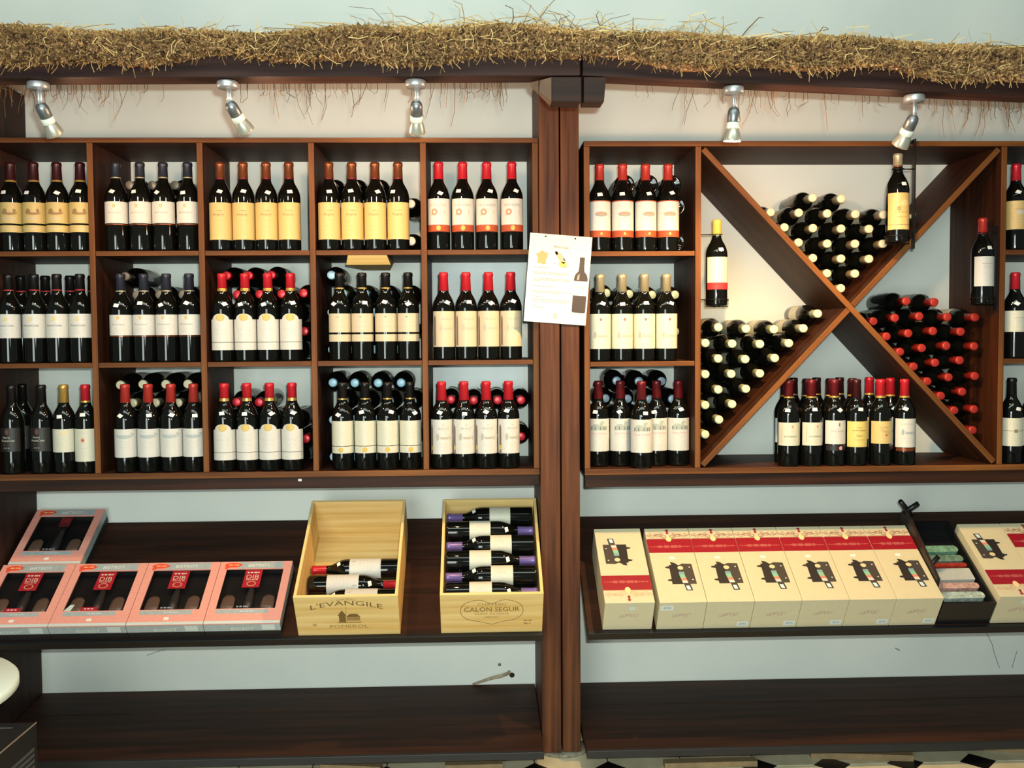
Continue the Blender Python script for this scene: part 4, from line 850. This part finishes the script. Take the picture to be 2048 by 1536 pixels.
for (a0, a1, nm) in (((-wk-0.022, KL-0.004, KN+0.100), (-wk+0.034, KL-0.004, KN+0.035), 'lid_stay'), ((-wk+0.040, KL-0.016, KN+0.100), (-wk-0.006, KL-0.016, KN+0.055), 'lid_stay'), ((-wk+0.002, 0.155, KN-0.005), (-wk+0.048, 0.185, KN+0.035), 'lid_stay')):
    b = MB(); b.tube([a0, Vector(a0).lerp(Vector(a1), 0.5), a1], 0.009, 8); part(nm, b, M_BLACK, t)
def rbox(b, x0, x1, y0, y1, z0, z1, r):
    pts = []
    for (cx, cy, a0) in ((x1-r, y1-r, 0), (x0+r, y1-r, PI/2), (x0+r, y0+r, PI), (x1-r, y0+r, 1.5*PI)):
        for i in range(5): a = a0+i*PI/8; pts.append((cx+r*math.cos(a), cy+r*math.sin(a)))
    n = len(pts); b.add([(x, y, z0) for x, y in pts]+[(x, y, z1) for x, y in pts]+[(x*0.97, y, z1+0.002) for x, y in pts], [tuple(range(n, 2*n))]+[(i, (i+1) % n, n+(i+1) % n, n+i) for i in range(n)])
tools = [(0.036, 0.066, (186, 206, 196), 'pale green wine tool'), (0.082, 0.108, (206, 168, 158), 'pinkish wine tool'), (0.122, 0.176, (206, 212, 206), 'white square card'), (0.186, 0.203, (170, 60, 48), 'small red wine tool'), (0.212, 0.242, (120, 150, 130), 'green patterned wine tool'), (0.258, 0.290, (130, 176, 150), 'green capsule-shaped wine tool')]
for s0, s1, c, lb in tools:
    b = MB(); q = wk-0.016; rbox(b, -q+(0.03 if 'red' in lb else 0), q, s0, s1, 0.0605, 0.084, 0.003 if 'card' in lb else (s1-s0)*0.42)
    o = tag(part('wine_tool', b, mat('tool_%d_%d' % (c[0], c[1]), C3(*c), rough=0.25, metal=0.3, var=0.35 if 'card' not in lb else 0.05, scale=90), None), lb + ' lying in the open black case', 'tool')
    o.matrix_local = frame((xk0+xk1)/2, 0.004, 0.0014)

# ------------------------------------------------------------------ beam, corbel, thatch, lamps
BY0, BY1 = -0.93, -0.85
pL, pM, pR = aty(50, 156, BY0), aty(1163, 151, BY0), aty(2048, 192, BY0)
def beam(label, a, c):
    d = c-a; L = math.hypot(d.x, d.z); t = thing('eave_timber', label, 'beam', ((a.x+c.x)/2, (BY0+BY1)/2, (a.z+c.z)/2), (0, -math.atan2(d.z, d.x), 0))
    board('timber', wood('x', 'beam'), t, -L/2, L/2, -0.04, 0.04, 0, 0.075, 0.004); return t
aL = pL+(pL-pM)*0.45; aR = pR+(pR-pM)*0.35
beam('dark timber eave beam carrying three lamps', aL, pM-Vector((0.002, 0, 0)))
beam('dark timber eave beam carrying two lamps', pM+Vector((0.002, 0, 0)), aR)
def beam_z(x):
    return (aL.z+(pM.z-aL.z)*(x-aL.x)/(pM.x-aL.x)) if x < pM.x else (pM.z+(aR.z-pM.z)*(x-pM.x)/(aR.x-pM.x))
# corbel: two dark blocks under the beam joint
cz = min(beam_z(0.1), beam_z(0.42))-0.001
t = thing('corbel', 'pair of dark wooden corbel blocks carrying the eave beams on the post', 'bracket', (0.3, -0.6, cz))
def cx_(px): return aty(px, 180, BY0+0.02).x-0.3
zb_ = aty(1150, 202, BY0+0.02).z-cz
def cpt(px, py, y): q = aty(px, py, y); return (q.x-0.3, q.y+0.6, min(q.z-cz, 0.0))
YF, YK = -0.935, -0.86
def block(name, pts, m):
    f = [cpt(x, y, YF) for x, y in pts]; k = [(a[0]-0.002, YK+0.6, a[2]) for a in f]; b = MB(); n = len(f)
    b.add(f+k, [tuple(range(n)), tuple(reversed(range(n, 2*n)))]+[(i, (i+1) % n, n+(i+1) % n, n+i) for i in range(n)]); part(name, b, m, t)
block('block', [(1104, 140), (1162, 140), (1162, 203), (1104, 202)], wood('x', 'dark'))
block('block', [(1168, 140), (1212, 140), (1208, 203), (1168, 203)], wood('x', 'dark'))
b = MB()
def wedge(name, pts):
    b = MB(); f = [cpt(x, y, yy) for x, y, yy in pts]; k = [(a[0]+0.004, YK+0.6, a[2]) for a in f]; n = len(f)
    b.add(f+k, [tuple(range(n)), tuple(reversed(range(n, 2*n)))]+[(i, (i+1) % n, n+(i+1) % n, n+i) for i in range(n)]); part(name, b, mat('lit_side_wood', C3(96, 82, 68), 0.7, var=0.2, scale=20), t)  # left faces coloured paler than the blocks, as if lit
wedge('chamfer_wedge', [(1079, 140, -0.90), (1103, 140, YF), (1103, 202, YF), (1078, 184, -0.90)])
wedge('chamfer_wedge', [(1060, 140, -0.875), (1077, 140, -0.90), (1077, 183, -0.90), (1060, 172, -0.875)])
b = MB(); b.hexa([(-0.04, -0.248, 0.0), (0.04, -0.248, 0.0), (0.04, 0.205, 0.112), (-0.04, 0.205, 0.112), (-0.04, -0.248, 0.05), (0.04, -0.248, 0.05), (0.04, 0.205, 0.155), (-0.04, 0.205, 0.155)]); part('tie_timber', b, wood('y', 'dark'), t)

# added boards, hidden behind the thatch, keep ceiling light off the wall below
rf = thing('light_blocker', 'added unseen light-stopping boarded roof sloping from the eave up to the wall', 'blocker', (0.1, 0, 2.27))
for i in range(6):
    ya, yc = -0.838+i*0.1390, -0.838+i*0.1390+0.1375
    za, zc = (ya+0.838)*0.205, (yc+0.838)*0.205
    b = MB(); b.hexa([(-2.0, ya, za), (2.0, ya, za), (2.0, yc, zc), (-2.0, yc, zc), (-2.0, ya, za+0.022), (2.0, ya, za+0.022), (2.0, yc, zc+0.022), (-2.0, yc, zc+0.022)])
    part('plank', b, wood('x', 'dark'), rf)
# thatch: one mass of straw
def straw_mat():
    m = bpy.data.materials.new('dry_straw'); m.use_nodes = True; nt = m.node_tree; b = nt.nodes['Principled BSDF']; b.inputs['Roughness'].default_value = 0.75; b.inputs['Specular IOR Level'].default_value = 0.25
    at = nt.nodes.new('ShaderNodeAttribute'); at.attribute_name = 'straw'; nt.links.new(at.outputs['Color'], b.inputs['Base Color']); return m
sv, sf, scol = [], [], []
def straw(pts, w, col, flat=False):
    n = len(sv); pts = [Vector(p) for p in pts]
    for a_, c_ in zip(pts, pts[1:]):        # no straw runs through the timber
        for j in range(9):
            q = a_.lerp(c_, j/8)
            if -0.936 < q.y < -0.844 and -0.004 < q.z-beam_z(q.x) < 0.081: return
    for i, p in enumerate(pts):
        t_ = (pts[min(i+1, len(pts)-1)]-pts[max(i-1, 0)]).normalized(); e1 = t_.cross(Vector((0.21, -0.9, 0.37))).normalized(); e2 = t_.cross(e1)
        k = w*(1-0.35*i/max(1, len(pts)-1))
        for a in (0, 2*PI/3, 4*PI/3): sv.append(p+e1*k*math.cos(a)+e2*k*math.sin(a)*(0.4 if flat else 1))
    m = len(pts)
    for i in range(m-1):
        for k in range(3): sf.append((n+i*3+k, n+i*3+(k+1) % 3, n+(i+1)*3+(k+1) % 3, n+(i+1)*3+k)); scol.append(col)
    sf.append((n, n+2, n+1)); scol.append(col); sf.append((n+3*m-3, n+3*m-2, n+3*m-1)); scol.append(col)
rng = random.Random(3)
PAL = [C3(188, 148, 96), C3(164, 124, 78), C3(136, 100, 64), C3(104, 76, 48), C3(206, 170, 114), C3(150, 118, 82), C3(80, 58, 40), C3(176, 140, 96)]
TAN = [C3(222, 192, 128), C3(206, 172, 108), C3(188, 152, 94), C3(154, 120, 74), C3(98, 72, 46)]
X0T, X1T = -1.9, 2.05
def th_lo(x): return beam_z(x)+0.040+0.010*math.sin(x*7.3)+0.008*math.sin(x*17.1+1)
def th_hi(x): return beam_z(x)+0.119+0.008*math.sin(x*5.1+2)+0.006*math.sin(x*13.7)
# core: a thick front fringe hanging over the timber and a layer lying on top of it
nx = 220; base = len(sv); prof_n = 8
for i in range(nx+1):
    x = X0T+(X1T-X0T)*i/nx; lo, hi = th_lo(x), th_hi(x); bt = beam_z(x)+0.080; q = lambda: rng.uniform(-0.004, 0.004)
    for (y, z) in ((-0.936, lo), (-0.968, lo+0.010+q()), (-0.980+q(), (lo+hi)/2), (-0.968, hi-0.010), (-0.93, hi-0.002+q()), (-0.845, hi-0.006+q()), (-0.845, bt), (-0.936, bt)): sv.append(Vector((x, y, z)))
for i in range(nx):
    for k in range(prof_n):
        k2 = (k+1) % prof_n; sf.append((base+i*prof_n+k, base+i*prof_n+k2, base+(i+1)*prof_n+k2, base+(i+1)*prof_n+k)); scol.append(rng.choice(PAL[2:4]))
# cut straw ends over the front
for _ in range(21000):
    x = rng.uniform(X0T, X1T); lo, hi = th_lo(x)-0.006, th_hi(x)+0.003; v = rng.random(); z = lo+(hi-lo)*v
    y = -0.946-0.034*max(0.0, 1-abs(2*v-1)**4)**0.5+rng.uniform(-0.004, 0.006)
    d = Vector((rng.gauss(0, 0.5), -0.8-0.4*rng.random(), rng.gauss(-0.05, 0.45)+(v-0.5)*0.8)).normalized(); L = rng.uniform(0.006, 0.017)
    c = rng.choice(PAL if v < 0.8 else PAL[:2]+PAL[4:5]+TAN[2:3]); s_ = rng.uniform(0.65, 1.2)*(0.92+0.22*math.sin(x*61+2*math.sin(z*90))*math.sin(z*130+3*math.sin(x*23))+0.12*math.sin(x*19+z*40)); c = tuple(min(1, q*s_) for q in c[:3])+(1,)
    p = Vector((x, y, z)); straw([p-d*L*0.2, p+d*L*0.8], rng.uniform(0.0018, 0.0042), c)
# straws lying along the top edge
for _ in range(1500):
    x = rng.uniform(X0T, X1T); z = th_hi(x)+rng.uniform(-0.016, 0.008); y = rng.uniform(-0.97, -0.86); L = rng.uniform(0.03, 0.14); d = Vector((rng.choice((-1, 1)), rng.gauss(0, 0.25), rng.gauss(0.0, 0.10))).normalized()
    p = Vector((x, y, z)); straw([p, p+d*L*0.5+Vector((0, 0, rng.gauss(0, 0.003))), p+d*L], rng.uniform(0.0010, 0.0022), rng.choice(TAN[:4]))
# unruly blades standing up, thicker near the middle of the eave
for _ in range(560):
    x = rng.gauss(0.28, 0.42) if rng.random() < 0.62 else rng.uniform(X0T, X1T); z = th_hi(x)-0.008; y = rng.uniform(-0.97, -0.82)
    d = Vector((rng.gauss(0, 0.8), rng.gauss(0, 0.3), rng.uniform(0.12, 1.0))).normalized(); L = rng.uniform(0.02, 0.10 if abs(x-0.25) < 0.55 else 0.06); p = Vector((x, y, z)); bend = Vector((rng.gauss(0, 0.02), 0, -rng.uniform(0, 0.022)))
    straw([p, p+d*L*0.5, p+d*L+bend*0.6, p+d*L*1.25+bend*2], rng.uniform(0.0008, 0.0022), rng.choice(TAN), True)
# loose pale straws over the front and hanging bits in front of the beam
for _ in range(330):
    x = rng.uniform(X0T, X1T); v = rng.random(); z = th_lo(x)+(th_hi(x)-th_lo(x))*v; y = -0.990-0.006*rng.random()+0.02*abs(2*v-1)**3
    a = rng.uniform(0, 2*PI); d = Vector((math.cos(a), -0.05, math.sin(a))); L = rng.uniform(0.015, 0.055); p = Vector((x, y, z)); bend = Vector((rng.gauss(0, 0.008), -0.004, rng.gauss(-0.004, 0.006)))
    straw([p, p+d*L*0.5+bend, p+d*L], rng.uniform(0.0009, 0.0020), rng.choice(TAN[:4]), True)
for _ in range(520):
    x = rng.uniform(X0T, X1T); z = th_lo(x)+0.012; y = rng.uniform(-0.975, -0.945); d = Vector((rng.gauss(0, 0.5), -0.1, -1)).normalized(); L = rng.uniform(0.015, 0.045); p = Vector((x, y, z)); straw([p, p+d*L*0.6, p+d*L+Vector((rng.gauss(0, 0.006), 0, 0))], rng.uniform(0.0007, 0.0016), rng.choice(PAL[:6]+TAN[1:4]))
# ragged ends hanging behind the beam
for _ in range(900):
    x = rng.uniform(X0T, X1T)
    if math.sin(x*9.0)+math.sin(x*4.3+1)+rng.gauss(0, 0.8) < -0.2: continue
    if 0.10 < x < 0.46: continue
    z = beam_z(x)+0.070; y = rng.uniform(-0.842, -0.77); L = 0.075+(rng.expovariate(1/0.022) if rng.random() < 0.9 else rng.uniform(0.04, 0.10)); L = min(L, 0.18)
    sx = rng.gauss(0, 0.20); p = Vector((x, y, z)); d = Vector((sx, rng.gauss(0, 0.08), -1))
    straw([p, p+Vector((0, 0, -0.07)), p+Vector((0, 0, -0.07))+d*(L-0.07)*0.6, p+Vector((0, 0, -0.07))+d*(L-0.07)+Vector((rng.gauss(0, 0.01), 0, 0))], rng.uniform(0.0007, 0.0014), rng.choice(PAL[2:4]+PAL[6:7]+TAN[4:5]))
me = bpy.data.meshes.new('thatch'); me.from_pydata(sv, [], sf); me.materials.append(straw_mat())
ca = me.color_attributes.new('straw', 'FLOAT_COLOR', 'CORNER'); flat = []
for p, c in zip(sf, scol): flat += list(c)*len(p)
ca.data.foreach_set('color', flat); me.update()
tag(link('thatch', me), 'shaggy strip of dry straw thatch laid along the eave beams', 'thatch', kind='stuff')

# lamps
def lamp(label, px, py, tilt_x, tilt_y, power, glow, color, lit):
    x = aty(px, py, -0.89).x; z = beam_z(x)-0.0018
    t = thing('spot_lamp', label, 'lamp', (x, -0.89, z))
    b = MB(); b.lathe([(0.0, -0.0005), (0.028, -0.0005), (0.0295, -0.003), (0.0295, -0.017), (0.027, -0.020), (0.0, -0.020)], 26); part('ceiling_rose', b, M_CHROME, t)
    b = MB(); b.lathe([(0.0042, -0.02), (0.0042, -0.062)], 10); b.lathe([(0.0042, -0.02), (0.0042, -0.062)], 10, mtx=Matrix.Translation((0.006, 0.004, 0))); part('stem', b, M_CHROME, t)
    hd = Matrix.Translation((0.002, 0, -0.056)) @ Matrix.Rotation(tilt_y, 4, 'Y') @ Matrix.Rotation(tilt_x, 4, 'X')
    b = MB(); b.lathe([(0.0, 0.0), (0.008, -0.001), (0.0145, -0.007), (0.0172, -0.016), (0.0172, -0.043), (0.0165, -0.044)], 22, mtx=hd); part('socket', b, M_STEEL, t)
    b = MB(); b.lathe([(0.0165, -0.0441), (0.0188, -0.046), (0.0195, -0.060), (0.0185, -0.062), (0.0, -0.062)], 22, mtx=hd); part('ceramic_collar', b, mat('white_ceramic', C3(228, 232, 214), 0.35), t)
    b = MB(); b.lathe([(0.0165, -0.0622), (0.019, -0.068), (0.0225, -0.080), (0.0248, -0.0925), (0.0252, -0.097), (0.0235, -0.097), (0.0205, -0.080), (0.016, -0.066)], 24, mtx=hd, caps=False); part('reflector', b, mat('mirror_glass', C3(196, 194, 176), rough=0.3, metal=0.55), t)
    b = MB(); b.lathe([(0.0, -0.0945), (0.0232, -0.0948)], 24, mtx=hd, caps=False)
    part('lens', b, mat('lit_lens', C3(255, 236, 200), 0.3, emit=((1.0, 0.78, 0.48, 1), 9.0 if lit else 3.0)) if lit else mat('dim_lens', C3(240, 226, 196), 0.3, emit=((1.0, 0.78, 0.48, 1), 1.2)), t)
    d = bpy.data.lights.new('bulb_light', 'SPOT'); d.energy = power; d.color = color; d.spot_size = math.radians(156 if lit else 118); d.spot_blend = 0.5 if lit else 0.9; d.shadow_soft_size = 0.018
    lo = bpy.data.objects.new('bulb_light', d); COL.objects.link(lo); lo.parent = t; lo.matrix_local = hd @ Matrix.Translation((0, 0, -0.105))
    # light leaking backwards and sideways through the dichroic reflector
    d = bpy.data.lights.new('bulb_glow', 'POINT'); d.energy = glow; d.color = (1.0, 0.58, 0.34); d.shadow_soft_size = 0.02
    lo = bpy.data.objects.new('bulb_glow', d); COL.objects.link(lo); lo.parent = t; lo.matrix_local = hd @ Matrix.Translation((0, 0, -0.125))
    return t
WARM = (1.0, 0.60, 0.20)
lamp('chrome spot lamp hanging beside the dark end post', 76, 160, math.radians(36), math.radians(-13), 5, 5, WARM, False)
lamp('chrome spot lamp tilted strongly sideways', 455, 155, math.radians(36), math.radians(-26), 4.5, 5.5, WARM, False)
lamp('chrome spot lamp on the eave beam above the red-capped rust-label bottles', 831, 152, math.radians(38), math.radians(3), 5.5, 6.5, WARM, False)
lamp('lit chrome spot lamp with glowing rim above the diagonal cross', 1467, 168, math.radians(5), math.radians(2), 52, 12, WARM, True)
lamp('chrome spot lamp tilted towards the post, above the hanging bottle', 1829, 183, math.radians(36), math.radians(13), 15, 6, WARM, False)

# ------------------------------------------------------------------ small things low down
# cable stub coming out of the wall
p0, p1, p2 = aty(1018, 1344, -0.004), aty(985, 1356, -0.02), aty(945, 1371, -0.012)
b = MB(); b.tube([p0-Vector((0, -0.02, 0)), p0+Vector((0, -0.012, 0)), p0.lerp(p1, 0.5)+Vector((0, -0.014, 0.0)), p1, p2+Vector((0, 0, 0.004))], [0.006, 0.0065, 0.0065, 0.006, 0.004], 8)
t = thing('cable_stub', 'short beige cable sticking out of a dark hole in the wall', 'cable')
part('cable', b, mat('beige_cable', C3(170, 150, 122), 0.6, var=0.2, scale=60), t)
hp = aty(1024, 1350, 0); b = MB(); b.lathe([(0.0, 0), (0.009, 0.0), (0.010, 0.0015), (0.006, 0.002), (0.0, 0.002)], 14); part('hole_edge', b, mat('dark_hole', C3(34, 30, 28), 0.9), t, loc=(hp.x, 0, hp.z), rot=(PI/2, 0, 0))
hp = aty(999, 1329, 0); b = MB(); b.lathe([(0.0, 0), (0.006, 0.0), (0.0065, 0.001), (0.0, 0.0012)], 12)
tag(part('wall_plug', b, mat('grey_plug', C3(120, 126, 124), 0.9), None, loc=(hp.x, -0.0002, hp.z), rot=(PI/2, 0, 0)), 'small grey plug in the wall beside the cable stub', 'plug')

# planks and crate lids on the floor under the benches
def slat(pa, pb, z, label):
    a, c = atz(*pa, z), atz(*pb, z); d = c-a; L = d.length; an = math.atan2(d.y, d.x)
    b = MB(); b.box(-L/2, L/2, 0, 0.035, -z+0.001, 0.0)
    o = tag(part('wood_slat', b, mat('old_pine', C3(132, 112, 80), rough=0.8, var=0.15, scale=30), None), label, 'slat')
    o.matrix_local = Matrix.Translation(((a.x+c.x)/2, (a.y+c.y)/2, z)) @ Matrix.Rotation(an, 4, 'Z')
    return o
slat((1330, 1527), (1515, 1522), 0.020, 'pale wooden slat lying straight on the floor under the bench')
slat((1622, 1505), (1828, 1511), 0.022, 'pale wooden slat lying askew on the tiles under the bench')
slat((1968, 1488), (2070, 1495), 0.024, 'pale wooden slat under the bench at the far end')
slat((640, 1529), (760, 1534), 0.022, "pale wooden slat on the floor below the L'EVANGILE crate")
slat((890, 1531), (1005, 1528), 0.022, 'pale wooden slat on the floor below the CALON SEGUR crate')

# black carton in the corner
pc = aty(73, 1445, -0.86); pd = atz(2, 1505, pc.z); v = (pd-pc); v.z = 0; e = v.normalized(); nrm = Vector((-e.y, e.x, 0)); 
if nrm.x > 0: nrm = -nrm
t = thing('carton', 'black cardboard carton with pale edge and grey print on the floor', 'box', mtx=Matrix(((nrm.x, -e.x, 0, pc.x), (nrm.y, -e.y, 0, pc.y), (0, 0, 1, 0), (0, 0, 0, 1))))
hC = pc.z; sgn = -1; LB = 0.36
b = MB(); b.box(0, 0.34, -LB, 0, 0, hC); bevel(part('body', b, mat('black_carton', C3(24, 22, 24), 0.5), t), 0.001)
b = MB(); b.box(-0.0012, 0.0018, -LB, 0, hC-0.0012, hC+0.0012); part('pale_edge', b, ink(150, 136, 116), t)
fl = Flat()
for i in range(7): fl.rect(0.02, 0.02+0.16+0.02*math.sin(i*2.1), hC-0.075-i*0.017, hC-0.064-i*0.017, ink(74, 76, 82))
link('print', fl.mesh('print'), t, mtx=Matrix(((0, 1, 0, -0.0006), (-1, 0, 0, 0), (0, 0, 1, 0), (0, 0, 0, 1))))
fl = Flat(); fl.ell(0.11, -0.10, 0.045, 0.045, ink(84, 86, 92), r_in=0.55, n=24); fl.rect(0.05, 0.12, -0.045, -0.035, ink(84, 86, 92)); link('ring_print', fl.mesh('ring_print'), t, mtx=Matrix(((1, 0, 0, 0), (0, 0, 1, 0), (0, -1, 0, hC+0.0006), (0, 0, 0, 1))))

# white round bistro table cut by the frame
pe = aty(12, 1386, -1.78); rT = 0.27
t = thing('round_table', 'small round table with a plain white top', 'table', (pe.x-rT, pe.y, 0)); zt = pe.z+0.004
m_wt = mat('white_laminate', C3(226, 236, 222), 0.35)
b = MB(); b.lathe([(0.0, zt-0.022), (rT-0.006, zt-0.022), (rT, zt-0.018), (rT, zt-0.004), (rT-0.004, zt), (0.0, zt)], 64); part('tabletop', b, m_wt, t)
b = MB(); b.lathe([(0.03, 0.02), (0.025, 0.05), (0.025, zt-0.04), (0.07, zt-0.0225)], 24); part('pedestal', b, M_STEEL, t)
b = MB(); b.lathe([(0.0, 0.001), (0.2, 0.001), (0.2, 0.008), (0.04, 0.02), (0.0, 0.02)], 40); part('base_plate', b, M_STEEL, t)
